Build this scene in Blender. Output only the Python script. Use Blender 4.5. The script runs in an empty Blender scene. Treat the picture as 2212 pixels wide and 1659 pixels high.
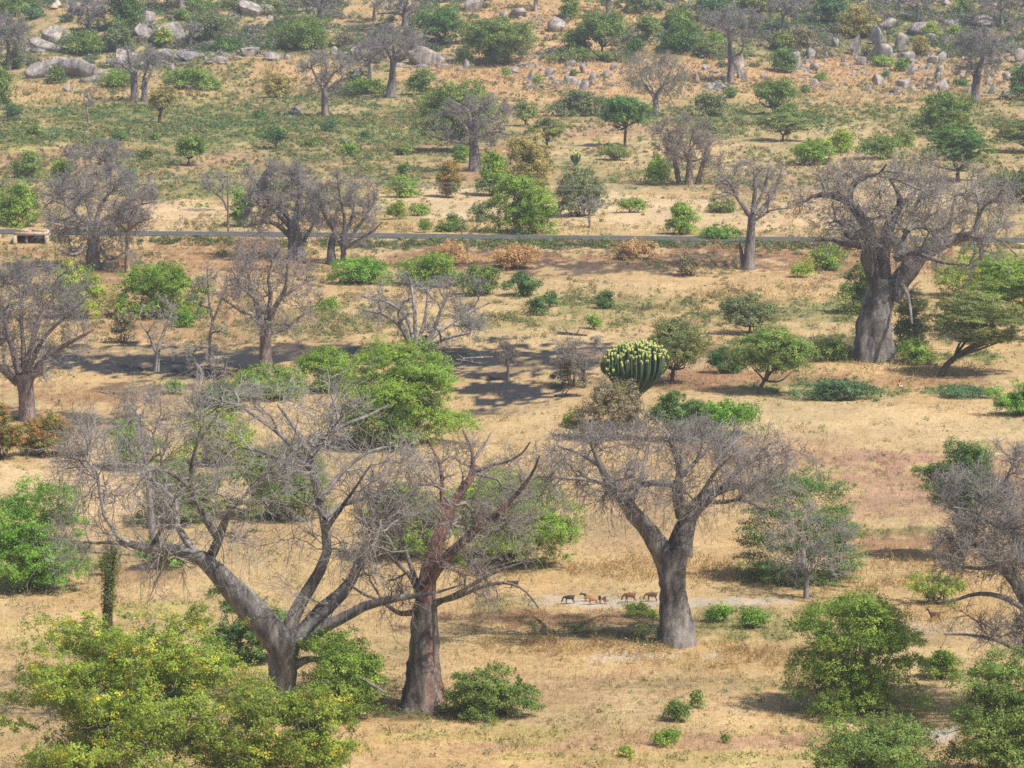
import bpy, math, random
import numpy as np

# ------------------------------------------------------------------ camera, sky, sun
SC = bpy.context.scene
COL = SC.collection
PW, PH, F, HC = 2212.0, 1659.0, 8400.0, 63.6       # picture frame, focal length in its pixels, eye height
PITCH = math.atan((829.5 + 422.0) / F)
cam = bpy.data.cameras.new('camera')
cam.sensor_width = 36.0
cam.lens = 36.0 * F / PW
cam.clip_start, cam.clip_end = 1.0, 6000.0
camo = bpy.data.objects.new('camera', cam)
COL.objects.link(camo)
camo.location = (0, 0, HC)
camo.rotation_euler = (math.pi / 2 - PITCH, 0, 0)
SC.camera = camo

SUN_EL, SUN_AZ = math.radians(54), math.radians(34)   # sun to the right and a little behind the camera
sdir = np.array([math.cos(SUN_EL) * math.cos(SUN_AZ), -math.cos(SUN_EL) * math.sin(SUN_AZ), math.sin(SUN_EL)])
W = bpy.data.worlds.new('World')
SC.world = W
W.use_nodes = True
wn = W.node_tree
sky = wn.nodes.new('ShaderNodeTexSky')
sky.sky_type = 'NISHITA'
sky.sun_disc = False
sky.sun_elevation = SUN_EL
sky.sun_rotation = math.atan2(sdir[0], sdir[1])
sky.dust_density = 2.0
bg = wn.nodes['Background']
wn.links.new(sky.outputs[0], bg.inputs[0])
bg.inputs[1].default_value = 0.10
sun = bpy.data.lights.new('sun', 'SUN')
sun.energy = 5.0
sun.angle = math.radians(0.5)
sun.color = (1.0, 0.94, 0.84)
suno = bpy.data.objects.new('sun', sun)
COL.objects.link(suno)
from mathutils import Vector
suno.rotation_euler = Vector(sdir).to_track_quat('Z', 'Y').to_euler()
suno.location = (200, -100, 300)
SC.view_settings.view_transform = 'Standard'
SC.view_settings.look = 'None'
SC.view_settings.exposure = 0.3
SC.view_settings.gamma = 1.0
SC.cycles.max_bounces = 6
SC.cycles.diffuse_bounces = 3
SC.cycles.transmission_bounces = 3
SC.cycles.volume_bounces = 0
SC.cycles.use_denoising = False
SC.cycles.filter_width = 1.6

rng = np.random.default_rng(7)

# ------------------------------------------------------------------ terrain and projection
def sstep(a, b, x):
    t = np.clip((x - a) / (b - a), 0, 1)
    return t * t * (3 - 2 * t)

_cp, _sp = math.cos(PITCH), math.sin(PITCH)
def ray(px, py):
    u = (np.asarray(px, float) - PW / 2) / F
    v = (PH / 2 - np.asarray(py, float)) / F
    return u, _cp + v * _sp, -_sp + v * _cp          # x, y, z of the ray

_rpx = np.array([-400, 0, 300, 740, 1106, 1470, 1700, 2212, 2700])
_rpy = np.array([498, 500.7, 505, 508.5, 513.5, 516.5, 518, 519.5, 520.5])
_rx, _ry, _rz = ray(_rpx, _rpy)
_t = (1.0 - HC) / _rz
ROADX, ROADY = _rx * _t, _ry * _t
_rs = (ROADY[-1] - ROADY[-2]) / (ROADX[-1] - ROADX[-2])
def road_y(x):
    y = np.interp(x, ROADX, ROADY)
    return y

def height(x, y):
    x = np.asarray(x, float); y = np.asarray(y, float)
    z = 0.22 * np.sin(x * .031 + .7) * np.sin(y * .023 + 1.1) + 0.15 * np.sin(x * .083 + y * .047) + .08 * np.sin(x * .21 - y * .17)
    e = np.maximum(y - 865 - 12 * np.sin(x * .02), 0)
    hill = .135 * (np.sqrt(e * e + 30 ** 2) - 30)
    rough = sstep(0, 60, e)
    hill = np.minimum(hill, 62 + 4 * np.sin(x * .006))
    z = z + hill + rough * (1.1 * np.sin(x * .07 + 2) * np.sin(y * .06) + .6 * np.sin(x * .16 + y * .11) + 2.0 * np.sin(x * .018 + 1))
    d = np.abs(y - road_y(x))
    k = 1 - sstep(2.7, 6.5, d)
    z = z * (1 - k) + 1.0 * k
    near = np.maximum(1 - np.maximum(y, 0) / 205.0, 0)
    z = z + 61.5 * near ** 1.6
    return z

def gpt(px, py):
    """the point of the ground that the picture shows at (px, py)"""
    u, v, w = ray(px, py)
    lo = np.full(np.shape(u * v), 180.0); hi = np.full(np.shape(u * v), 1500.0)
    for _ in range(34):
        m = .5 * (lo + hi)
        t = m / v
        up = HC + w * t > height(u * t, m)
        lo = np.where(up, m, lo); hi = np.where(up, hi, m)
    t = hi / v
    return np.stack([u * t, hi, height(u * t, hi)], -1)

def at(px, py, Y):
    u, v, w = ray(px, py)
    t = Y / v
    return np.stack([u * t, np.asarray(Y, float) + 0 * u, HC + w * t], -1)

def scale_at(p):
    """picture pixels per metre at a point"""
    return F / (p[1] * _cp + (HC - p[2]) * _sp)

def vnoise(x, y, s, seed=0):
    """value noise, 0..1"""
    x = np.asarray(x) / s; y = np.asarray(y) / s
    xi = np.floor(x).astype(np.int64); yi = np.floor(y).astype(np.int64)
    fx = x - xi; fy = y - yi
    fx = fx * fx * (3 - 2 * fx); fy = fy * fy * (3 - 2 * fy)
    def h(a, b):
        n = (a * 374761393 + b * 668265263 + seed * 974711) & 0x7fffffff
        n = ((n ^ (n >> 13)) * 1274126177) & 0x7fffffff
        return ((n ^ (n >> 16)) & 0xffff) / 65535.0
    return (h(xi, yi) * (1 - fx) + h(xi + 1, yi) * fx) * (1 - fy) + (h(xi, yi + 1) * (1 - fx) + h(xi + 1, yi + 1) * fx) * fy

# ------------------------------------------------------------------ materials
def newmat(name):
    m = bpy.data.materials.new(name)
    m.use_nodes = True
    nt = m.node_tree
    nt.nodes.clear()
    out = nt.nodes.new('ShaderNodeOutputMaterial')
    return m, nt, out

def N(nt, t, **kw):
    n = nt.nodes.new(t)
    for k, v in kw.items():
        if k in n.inputs: n.inputs[k].default_value = v
        else: setattr(n, k, v)
    return n

def mixc(nt, mode, fac, a, b):
    n = nt.nodes.new('ShaderNodeMix'); n.data_type = 'RGBA'; n.blend_type = mode
    for sock, v in ((n.inputs[0], fac), (n.inputs[6], a), (n.inputs[7], b)):
        if hasattr(v, 'links'): nt.links.new(v, sock)
        else: sock.default_value = v
    return n.outputs[2]

def ramp(nt, src, stops):
    r = nt.nodes.new('ShaderNodeValToRGB')
    e = r.color_ramp.elements
    while len(e) < len(stops): e.new(.5)
    for q, (p, c) in zip(e, stops):
        q.position = p; q.color = (*c, 1)
    nt.links.new(src, r.inputs[0])
    return r.outputs[0]

def attr_mat(name, scale, lo, hi, rough=.85, trans=0.0, bump=0.0, bscale=None, stretch=(1, 1, 1), stain=0):
    """colour from the mesh's own per-leaf / per-stem colour, broken up by noise"""
    m, nt, out = newmat(name)
    L = nt.links.new
    a = N(nt, 'ShaderNodeAttribute', attribute_name='Col')
    tc = N(nt, 'ShaderNodeTexCoord')
    mp = N(nt, 'ShaderNodeMapping'); mp.inputs['Scale'].default_value = stretch
    L(tc.outputs['Object'], mp.inputs[0])
    no = N(nt, 'ShaderNodeTexNoise', Scale=scale, Detail=5.0, Roughness=.65)
    L(mp.outputs[0], no.inputs['Vector'])
    v = ramp(nt, no.outputs['Fac'], [(.28, (lo,) * 3), (.72, (hi,) * 3)])
    c = mixc(nt, 'MULTIPLY', 1.0, a.outputs['Color'], v)
    if stain:
        n0 = N(nt, 'ShaderNodeTexNoise', Scale=stain, Detail=3.0, Roughness=.6)
        L(mp.outputs[0], n0.inputs['Vector'])
        c = mixc(nt, 'MULTIPLY', 1.0, c, ramp(nt, n0.outputs['Fac'], [(.36, (.45, .44, .46)), (.5, (.95, .95, .95)), (.66, (1.3, 1.25, 1.2))]))
    b = N(nt, 'ShaderNodeBsdfPrincipled', Roughness=rough)
    b.inputs['Specular IOR Level'].default_value = .25
    L(c, b.inputs['Base Color'])
    if bump:
        n2 = N(nt, 'ShaderNodeTexNoise', Scale=bscale or scale * 3, Detail=6.0, Roughness=.7)
        L(mp.outputs[0], n2.inputs['Vector'])
        bm = N(nt, 'ShaderNodeBump', Strength=1.0, Distance=bump)
        L(n2.outputs['Fac'], bm.inputs['Height']); L(bm.outputs[0], b.inputs['Normal'])
    if trans:
        t = N(nt, 'ShaderNodeBsdfTranslucent')
        L(c, t.inputs['Color'])
        mx = N(nt, 'ShaderNodeMixShader', Fac=trans)
        L(b.outputs[0], mx.inputs[1]); L(t.outputs[0], mx.inputs[2]); L(mx.outputs[0], out.inputs[0])
    else:
        L(b.outputs[0], out.inputs[0])
    return m

M_LEAF = attr_mat('leaf', .6, .75, 1.25, .6, .34)
M_BARK = attr_mat('bark', 2.2, .5, 1.3, .95, 0, .22, 3.2, (1, 1, .3), .55)
M_TWIG = attr_mat('twig', .8, .75, 1.2, .9)
M_GRASS = attr_mat('dry_grass', .25, .8, 1.15, .8, .25)
M_SUCC = attr_mat('succulent', 1.5, .75, 1.2, .5, 0, .03, 8.0)

def plain(name, c1, c2, scale=6.0, rough=.8, bump=0.0, metal=0.0, mapping=(1, 1, 1)):
    m, nt, out = newmat(name)
    L = nt.links.new
    tc = N(nt, 'ShaderNodeTexCoord')
    mp = N(nt, 'ShaderNodeMapping'); mp.inputs['Scale'].default_value = mapping
    L(tc.outputs['Object'], mp.inputs[0])
    no = N(nt, 'ShaderNodeTexNoise', Scale=scale, Detail=6.0, Roughness=.65)
    L(mp.outputs[0], no.inputs['Vector'])
    c = ramp(nt, no.outputs['Fac'], [(.3, c1), (.7, c2)])
    b = N(nt, 'ShaderNodeBsdfPrincipled', Roughness=rough, Metallic=metal)
    b.inputs['Specular IOR Level'].default_value = .2
    L(c, b.inputs['Base Color'])
    if bump:
        bm = N(nt, 'ShaderNodeBump', Strength=1.0, Distance=bump)
        L(no.outputs['Fac'], bm.inputs['Height']); L(bm.outputs[0], b.inputs['Normal'])
    L(b.outputs[0], out.inputs[0])
    return m

def rock_mat():
    m, nt, out = newmat('weathered_granite')
    L = nt.links.new
    tc = N(nt, 'ShaderNodeTexCoord')
    oi = N(nt, 'ShaderNodeObjectInfo')
    n1 = N(nt, 'ShaderNodeTexNoise', Scale=.55, Detail=7.0, Roughness=.68); L(tc.outputs['Object'], n1.inputs['Vector'])
    c = ramp(nt, n1.outputs['Fac'], [(.3, (.12, .11, .11)), (.44, (.29, .27, .26)), (.6, (.46, .425, .385)), (.75, (.60, .555, .50))])
    mp = N(nt, 'ShaderNodeMapping'); mp.inputs['Scale'].default_value = (1.6, 1.6, .16)
    L(tc.outputs['Object'], mp.inputs[0])
    n2 = N(nt, 'ShaderNodeTexNoise', Scale=1.0, Detail=4.0); L(mp.outputs[0], n2.inputs['Vector'])
    st = ramp(nt, n2.outputs['Fac'], [(.4, (.55, .52, .54)), (.6, (1.1, 1.08, 1.05))])
    c = mixc(nt, 'MULTIPLY', .8, c, st)
    tint = ramp(nt, oi.outputs['Random'], [(0, (.75, .75, .8)), (.5, (1, .97, .95)), (1, (1.15, 1.1, 1.05))])
    c = mixc(nt, 'MULTIPLY', 1.0, c, tint)
    b = N(nt, 'ShaderNodeBsdfPrincipled', Roughness=.9)
    L(c, b.inputs['Base Color'])
    n3 = N(nt, 'ShaderNodeTexNoise', Scale=2.2, Detail=8.0, Roughness=.7); L(tc.outputs['Object'], n3.inputs['Vector'])
    bm = N(nt, 'ShaderNodeBump', Strength=1.0, Distance=.25)
    L(n3.outputs['Fac'], bm.inputs['Height']); L(bm.outputs[0], b.inputs['Normal'])
    L(b.outputs[0], out.inputs[0])
    return m
M_ROCK = rock_mat()

# ------------------------------------------------------------------ mesh helpers
def mesh_np(name, verts, faces, cols=None, smooth=False):
    """verts (n,3); faces a list of (m,k) index arrays; cols (n,3)"""
    me = bpy.data.meshes.new(name)
    verts = np.asarray(verts, np.float32)
    faces = [np.asarray(f, np.int32) for f in faces if len(f)]
    me.vertices.add(len(verts))
    me.vertices.foreach_set('co', verts.ravel())
    nl = sum(f.size for f in faces); nf = sum(len(f) for f in faces)
    me.loops.add(nl); me.polygons.add(nf)
    me.loops.foreach_set('vertex_index', np.concatenate([f.ravel() for f in faces]))
    st = []; o = 0
    for f in faces:
        st.append(o + np.arange(len(f)) * f.shape[1]); o += f.size
    me.polygons.foreach_set('loop_start', np.concatenate(st).astype(np.int32))
    if smooth: me.polygons.foreach_set('use_smooth', np.ones(nf, bool))
    if cols is not None:
        at_ = me.color_attributes.new('Col', 'FLOAT_COLOR', 'POINT')
        c4 = np.ones((len(verts), 4), np.float32); c4[:, :3] = cols
        at_.data.foreach_set('color', c4.ravel())
    me.update(calc_edges=True)
    return me

def put(name, me, mat, parent=None, loc=(0, 0, 0)):
    o = bpy.data.objects.new(name, me)
    COL.objects.link(o)
    if not me.materials: me.materials.append(mat)
    o.location = loc
    if parent is not None: o.parent = parent
    return o

def tag(o, label, cat, group=None):
    o['label'] = label; o['category'] = cat
    if group: o['group'] = group
    return o

def thing(name, label, cat, loc, group=None):
    o = bpy.data.objects.new(name, None)
    COL.objects.link(o)
    o.location = [float(v) for v in loc]
    o.empty_display_size = .5
    return tag(o, label, cat, group)

def unit(v):
    return v / np.maximum(np.linalg.norm(v, axis=-1, keepdims=True), 1e-9)

def tubes(P, R, S):
    """P (n,k,3) polylines, R (n,k) radii -> verts, quads"""
    n, k, _ = P.shape
    T = np.empty_like(P)
    T[:, 1:-1] = P[:, 2:] - P[:, :-2]; T[:, 0] = P[:, 1] - P[:, 0]; T[:, -1] = P[:, -1] - P[:, -2]
    T = unit(T)
    ax = np.eye(3)[np.argmin(np.abs(P[:, -1] - P[:, 0]), axis=1)][:, None, :]
    A = unit(np.cross(T, ax)); B = np.cross(T, A)
    th = np.arange(S) * 2 * math.pi / S
    V = P[:, :, None, :] + R[:, :, None, None] * (A[:, :, None, :] * np.cos(th)[None, None, :, None] + B[:, :, None, :] * np.sin(th)[None, None, :, None])
    idx = np.arange(n * k * S).reshape(n, k, S)
    a = idx[:, :-1]; b = idx[:, 1:]
    Q = np.stack([a, np.roll(a, -1, 2), np.roll(b, -1, 2), b], -1).reshape(-1, 4)
    return V.reshape(-1, 3), Q

class Soup:
    def __init__(s): s.v = []; s.f = {}; s.c = []; s.n = 0
    def add(s, V, Fc, c):
        k = Fc.shape[1]
        s.f.setdefault(k, []).append(Fc + s.n)
        s.v.append(V); s.n += len(V)
        c = np.asarray(c, float)
        s.c.append(np.broadcast_to(c, (len(V), 3)) if c.ndim == 1 else c)
    def tube(s, P, R, S, c, jit=.12):
        V, Q = tubes(P, R, S)
        n = P.shape[0]
        cc = np.asarray(c)[None, :] * (1 + jit * rng.standard_normal((n, 1)))
        s.add(V, Q, np.repeat(np.clip(cc, .01, 1), P.shape[1] * S, 0))
    def mesh(s, name, origin=(0, 0, 0), smooth=True):
        return mesh_np(name, np.concatenate(s.v) - np.asarray(origin), [np.concatenate(f) for f in s.f.values()], np.concatenate(s.c), smooth)

def catmull(P, n):
    """smooth resample of a polyline with any columns to n points"""
    P = np.asarray(P, float)
    seg = np.maximum(np.linalg.norm(np.diff(P[:, :3], axis=0), axis=1), 1e-6)
    t = np.concatenate([[0], np.cumsum(np.sqrt(seg))]); t /= t[-1]
    q = np.linspace(0, 1, n)
    out = np.empty((n, P.shape[1]))
    m = np.gradient(P, t, axis=0)
    i = np.clip(np.searchsorted(t, q, 'right') - 1, 0, len(t) - 2)
    h = (t[i + 1] - t[i])[:, None]; s = ((q - t[i])[:, None]) / h
    out = (2 * s ** 3 - 3 * s ** 2 + 1) * P[i] + (s ** 3 - 2 * s ** 2 + s) * h * m[i] + (-2 * s ** 3 + 3 * s ** 2) * P[i + 1] + (s ** 3 - s ** 2) * h * m[i + 1]
    return out

def limb_tube(P, S, lump=.07, seed=0, flare=0):
    """a thick stem: P (k,4) = x,y,z,radius; lumpy rings and long folds"""
    V, Q = tubes(P[None, :, :3], P[None, :, 3], S)
    k = len(P)
    C = np.repeat(P[:, :3], S, 0)
    th = np.tile(np.arange(S) * 2 * math.pi / S, k)
    kk = np.repeat(np.arange(k), S)
    r = np.random.default_rng(seed)
    ph = r.uniform(0, 6.28, 6)
    m = 1 + lump * (np.sin(3 * th + ph[0] + kk * .13) + .7 * np.sin(5 * th + ph[1] - kk * .1) + .6 * np.sin(2 * th + kk * .5 + ph[2]) + .5 * np.sin(7 * th + kk * .25 + ph[3]))
    m += .04 * r.standard_normal(k * S) + .035 * np.sin(kk * 2.1 + ph[4]) * (r.random(k)[kk] > .6)
    if flare:
        f = np.clip(1 - kk / (k * .28), 0, 1) ** 2
        m += flare * f * (.55 + .45 * np.sin(4 * th + ph[4]) + .3 * np.sin(7 * th + ph[5]))
    V = C + (V - C) * m[:, None]
    return V, Q

def grow(P, R, n, length, spread, up, wander, K, r0, taper=.4, tmin=.2, tmax=1.0, outc=None, outw=0.0, cap=None):
    """children along parents, all at once"""
    Np, Kp, _ = P.shape
    if np.isscalar(n): idx = np.repeat(np.arange(Np), n)
    else: idx = np.repeat(np.arange(Np), n)
    m = len(idx)
    t = (tmin + (tmax - tmin) * rng.random(m)) * (Kp - 1)
    i = np.minimum(t.astype(int), Kp - 2); f = (t - i)[:, None]
    p0 = P[idx, i] * (1 - f) + P[idx, i + 1] * f
    tan = unit(P[idx, i + 1] - P[idx, i])
    rp = R[idx, i] * (1 - f[:, 0]) + R[idx, i + 1] * f[:, 0]
    perp = unit(np.cross(tan, rng.standard_normal((m, 3))))
    a = spread * (.55 + .9 * rng.random(m))[:, None]
    d = tan * np.cos(a) + perp * np.sin(a)
    if outc is not None: d = d + outw * unit(p0 - outc)
    d[:, 2] += up
    d = unit(d)
    L = (length * (.5 + .9 * rng.random(m)))[:, None] / (K - 1)
    pts = np.empty((m, K, 3)); pts[:, 0] = p0
    bend = rng.standard_normal((m, 3)) * wander * .5
    for k in range(1, K):
        d = unit(d + wander * rng.standard_normal((m, 3)) * .8 + bend + np.array([0, 0, up * .35]))
        pts[:, k] = pts[:, k - 1] + d * L
    rr = np.minimum(np.full(m, r0) * (.7 + .6 * rng.random(m)), rp * .85 if cap is None else np.maximum(rp * .85, cap))
    rad = rr[:, None] * np.linspace(1, taper, K)[None, :]
    return pts, rad

def trim(P, c, rad, lo=.8, hi=1.15, p=2.3):
    """shorten whole branches so that their tips end near a ragged crown outline"""
    def rr(q):
        q = np.abs((q - c) / rad)
        return np.power(np.power(q, p).sum(-1), 1 / p)
    b = rr(P[:, 0]); t = rr(P[:, -1])
    lim = np.maximum(rng.uniform(lo, hi, len(P)), b + .04)
    k = np.where(t > lim, (lim - b) / np.maximum(t - b, 1e-3), 1)
    k = np.clip(k, .12, 1)
    return P[:, :1] + (P - P[:, :1]) * k[:, None, None]

def reach(Q, T, R, targets, size, K, r0, rmin, up=.12):
    """one curved branch from the best place on the existing limbs (points Q, tangents T, radii R) to each target"""
    D = targets[:, None, :] - Q[None]
    L = np.linalg.norm(D, axis=2)
    cost = L * (1.3 - .45 * (D * T[None]).sum(2) / np.maximum(L, 1e-6))
    i = np.argmin(cost, 1); n = len(targets)
    p0 = Q[i]; d = targets - p0; L = np.linalg.norm(d, axis=1)
    ok = L > .03 * size
    p0, d, L, i = p0[ok], d[ok], L[ok], i[ok]; n = len(p0); tg = p0 + d; l = L[:, None]
    p1 = p0 + (T[i] * .55 + d / l * .45 + [0, 0, up]) * l * .4
    p2 = p0 * .35 + tg * .65 + rng.standard_normal((n, 3)) * .11 * l + np.array([0, 0, up * .7]) * l
    t = np.linspace(0, 1, K)[None, :, None]
    P = (1 - t) ** 3 * p0[:, None] + 3 * t * (1 - t) ** 2 * p1[:, None] + 3 * t ** 2 * (1 - t) * p2[:, None] + t ** 3 * tg[:, None]
    w = rng.standard_normal((n, K, 3)) * .035 * l[:, :, None]; w[:, 0] = 0
    P = P + w
    r = np.clip(r0 * (.45 + 1.1 * L / size), rmin * 1.3, np.maximum(R[i] * .75, rmin * 1.3))
    return P, r[:, None] * np.linspace(1, .38, K)[None]

def nodes(P, R, lo=0):
    T = np.empty_like(P); T[:, 1:] = P[:, 1:] - P[:, :-1]; T[:, 0] = T[:, 1]
    return P[:, lo:].reshape(-1, 3), unit(T)[:, lo:].reshape(-1, 3), R[:, lo:].ravel()

# ------------------------------------------------------------------ bare trees
GREY = (.225, .208, .20); PALE = (.40, .36, .34); RED = (.30, .17, .145); DARK = (.12, .105, .11); PURP = (.27, .21, .20)

def catmull_all(P, n):
    i = np.round(np.linspace(0, P.shape[1] - 1, n)).astype(int)
    return P[:, i]

def to_world(pts, Y, dtip=0.0, d0=0.0):
    """traced outline points (x, y, width) at depth Y, leaning dtip metres away at the tip"""
    a = np.asarray(pts, float)
    seg = np.concatenate([[0], np.cumsum(np.hypot(np.diff(a[:, 0]), np.diff(a[:, 1])))])
    d = d0 + (dtip - d0) * seg / seg[-1]
    p = at(a[:, 0], a[:, 1], Y + d)
    s = np.array([scale_at(q) for q in p])
    return np.column_stack([p, a[:, 2] / 2 / s])

def bare_tree(label, trunk, crown, limbs=(), auto=0, dens=1.0, bark=GREY, twig=(.33, .29, .29), name='baobab_tree', cat='baobab',
              depth=None, droop=0, group=None, extra_trunks=(), tuft=None, stain=None, up=.3, big=False, limbcol=None, wander=1.0, tmin=.2):
    seed = abs(hash(label)) % 10000 if False else sum(map(ord, label)) % 9973
    if not big: dens *= .8
    g = gpt(trunk[0][0], trunk[0][1])
    Y = g[1]; s = scale_at(g)
    twig = np.array(twig) * np.array([.90, .935, .90])
    root = thing(name, label, cat, g, group)
    o = np.array(g)
    tw = to_world(trunk, Y); tw[0, 2] = g[2] - .35
    k = 22 if big else 12
    tp = catmull(tw, k)
    sp = Soup()
    lc = limbcol or bark
    V, Q = limb_tube(tp, 26 if big else 12, .07, seed, .16 if big else .12)
    bc = np.tile(np.array(bark), (len(V), 1))
    if stain:                                             # rubbed red bark on the lower right of the trunk
        rel = V - np.array(g)
        sm = sstep(-.1, .9, rel[:, 0]) * sstep(6.5, 4.5, rel[:, 2]) * sstep(.35, .55, vnoise(rel[:, 0] * 2 + rel[:, 1], rel[:, 2] * .6, 1.0, 4))
        bc = bc * (1 - sm[:, None]) + np.array(stain) * sm[:, None]
    sp.add(V, Q, bc)
    for et in extra_trunks:
        e = to_world(et, Y, .6, .6)
        g2 = height(e[0, 0], e[0, 1]); e[0, 2] = min(e[0, 2], g2) - .3
        V, Q = limb_tube(catmull(e, k), 14, .05, seed + 5, .12)
        sp.add(V, Q, bark)
    x0, y0, x1, y1 = crown
    rad = np.array([(x1 - x0) / 2 / s, depth or .42 * (x1 - x0) / s, (y1 - y0) / 2 / s])
    cc = at((x0 + x1) / 2, (y0 + y1) / 2, Y)
    size = .5 * (rad[0] + rad[2])
    LP = []
    limbparts = []
    for L in limbs:
        d, pts = L[0], L[1]
        w = catmull(to_world(pts, Y, d, L[2] if len(L) > 2 else 0.0), 14)
        V, Q = limb_tube(w, 12 if big else 8, .06, seed + len(LP))
        if big: limbparts.append((V, Q, L[3] if len(L) > 3 else lc))
        else: sp.add(V, Q, lc)
        LP.append(w)
    top = tp[-1]
    r_ = np.random.default_rng(seed)
    ph = r_.uniform(0, 6.28)
    for j in range(auto):
        a = ph + j * 2.4 + r_.uniform(-.3, .3)
        e = r_.uniform(-.15, .8) if j else 1.2
        tip = cc + rad * np.array([math.cos(a) * math.cos(e), math.sin(a) * math.cos(e), math.sin(e)]) * .93
        st = top[:3] - np.array([0, 0, r_.uniform(0, .12) * rad[2]])
        mid = st * .5 + tip * .5 + np.array([0, 0, .1 * rad[2]]) + r_.standard_normal(3) * .09 * size
        q1 = st * .78 + tip * .22 + r_.standard_normal(3) * .05 * size + np.array([0, 0, .08 * rad[2]])
        q3 = st * .22 + tip * .78 + r_.standard_normal(3) * .1 * size
        r0 = top[3] * r_.uniform(.35, .6)
        w = catmull(np.column_stack([np.array([st, q1, mid, q3, tip]), [r0, r0 * .75, r0 * .5, r0 * .28, r0 * .1]]), 14)
        V, Q = limb_tube(w, 8, .05, seed + j)
        sp.add(V, Q, lc)
        LP.append(w)
    put('trunk', sp.mesh('trunk', o), M_BARK, root)
    for V, Q, c in limbparts:
        q = Soup(); q.add(V, Q, c)
        put('limb', q.mesh('limb', o), M_BARK, root)
    LP = np.array(LP)
    P0, R0 = LP[:, :, :3], LP[:, :, 3]
    pxm = s / 2.16
    rmin = max(.017, .21 / pxm)
    cb = cc - np.array([0, 0, rad[2] * .8])
    def targets(n, lo):
        d = unit(rng.standard_normal((n * 2, 3)))
        d = d[(d[:, 2] > -.1) | (rng.random(n * 2) < .5)][:n]
        pw = np.power(np.power(np.abs(d), 2.5).sum(1), 1 / 2.5)[:, None]
        m = .80 + .32 * vnoise(d[:, 0] * 2 + d[:, 1] + seed, d[:, 2] * 2 - d[:, 1], .8, seed % 97)[:, None]
        return cc + d / pw * rad * m * (lo + (1 - lo) * rng.random((len(d), 1)) ** .6)
    A, RA = reach(*nodes(P0, R0, 4), targets(int(8 + 22 * dens), .55), size, 8, .020 * size, rmin)
    q1, t1, r1 = nodes(P0, R0, 4); q2, t2, r2 = nodes(A, RA, 2)
    B, RB = reach(np.concatenate([q1, q2]), np.concatenate([t1, t2]), np.concatenate([r1, r2]), targets(int(92 * dens), .3), size, 7, .013 * size, rmin)
    P1 = np.concatenate([catmull_all(A, 7), B]); R1 = np.concatenate([RA[:, [0, 1, 2, 3, 5, 6, 7]], RB])
    P2, R2 = grow(P1, R1, max(5, int(round(9 * dens ** .5))), .23 * size, .9, up * .5, .36 * wander, 6, max(.0042 * size, rmin * 1.15), .5, .2, 1.0, cb, .25, cap=rmin)
    P2 = trim(P2, cc, rad, .85, 1.15)
    P3, R3 = grow(P2, R2, max(4, int(round(5.5 * dens ** .5))), .115 * size, .85, up * .4, .34 * wander, 4, rmin, .6, .2, 1.0, cap=rmin)
    P3 = trim(P3, cc, rad, .92, 1.2)
    ct = Soup()
    ct.tube(P1, R1, 4, np.array(twig) * .92)
    ct.tube(P2, R2, 3, twig)
    ct.tube(P3, R3, 3, np.array(twig) * 1.08)
    if droop:
        low = P1[:, -1, 2] < cc[2] + .25 * rad[2]
        if low.sum() > 4:
            Pd, Rd = grow(P1[low], R1[low], droop, .34 * size, .9, -.55, .22, 6, rmin * 1.2, .6, .3, 1.0, cap=rmin)
            Pe, Re = grow(Pd, Rd, 4, .12 * size, .7, -.4, .2, 3, rmin, .6, .2, 1.0, cap=rmin)
            ct.tube(Pd, Rd, 3, twig); ct.tube(Pe, Re, 3, twig)
    put('crown', ct.mesh('crown', o, False), M_TWIG, root)
    if tuft:                                              # leaves still on some twigs
        frac, colour = tuft
        tips = P3[:, -1]
        tips = tips[rng.random(len(tips)) < frac]
        lf = Soup()
        leaf_quads(lf, tips + rng.standard_normal(tips.shape) * .1, unit(rng.standard_normal(tips.shape) + [0, -.3, .8]), max(.12, 1.0 / pxm), colour, .2)
        put('leaves', lf.mesh('leaves', o, False), M_LEAF, root)
    return root

# ------------------------------------------------------------------ leaves
def leaf_quads(sp, P, Nrm, size, colour, jit=.16, aspect=.55):
    n = len(P)
    if n == 0: return
    a = unit(np.cross(Nrm, rng.standard_normal((n, 3)))); b = np.cross(Nrm, a)
    s = (size * (.65 + .7 * rng.random(n)))[:, None] * .5
    V = np.stack([P - a * s, P - b * s * aspect, P + a * s, P + b * s * aspect], 1)
    c = np.asarray(colour, float)
    if c.ndim == 1: c = np.broadcast_to(c, (n, 3))
    c = np.clip(c * (1 + jit * rng.standard_normal((n, 1))) * (1 + .06 * rng.standard_normal((n, 3))), .004, .9)
    sp.add(V.reshape(-1, 3), np.arange(n * 4).reshape(n, 4), np.repeat(c, 4, 0))

PAL = {   # (main, second, share of second)
    'b': ((.195, .315, .045), (.28, .37, .06), .35),
    'v': ((.16, .32, .04), (.22, .37, .055), .35),
    'd': ((.10, .195, .05), (.16, .245, .055), .3),
    'm': ((.165, .25, .055), (.23, .29, .07), .35),
    'y': ((.265, .36, .05), (.50, .44, .06), .14),
    'o': ((.185, .24, .07), (.27, .27, .09), .35),
    'g': ((.19, .235, .095), (.22, .24, .11), .35),
    't': ((.11, .20, .085), (.15, .25, .10), .3),
    'r': ((.20, .23, .05), (.46, .22, .06), .35),
    's': ((.52, .35, .16), (.42, .26, .12), .3),
    'n': ((.26, .21, .14), (.25, .25, .10), .35),
    'q': ((.28, .26, .08), (.44, .36, .11), .45),
}

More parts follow.
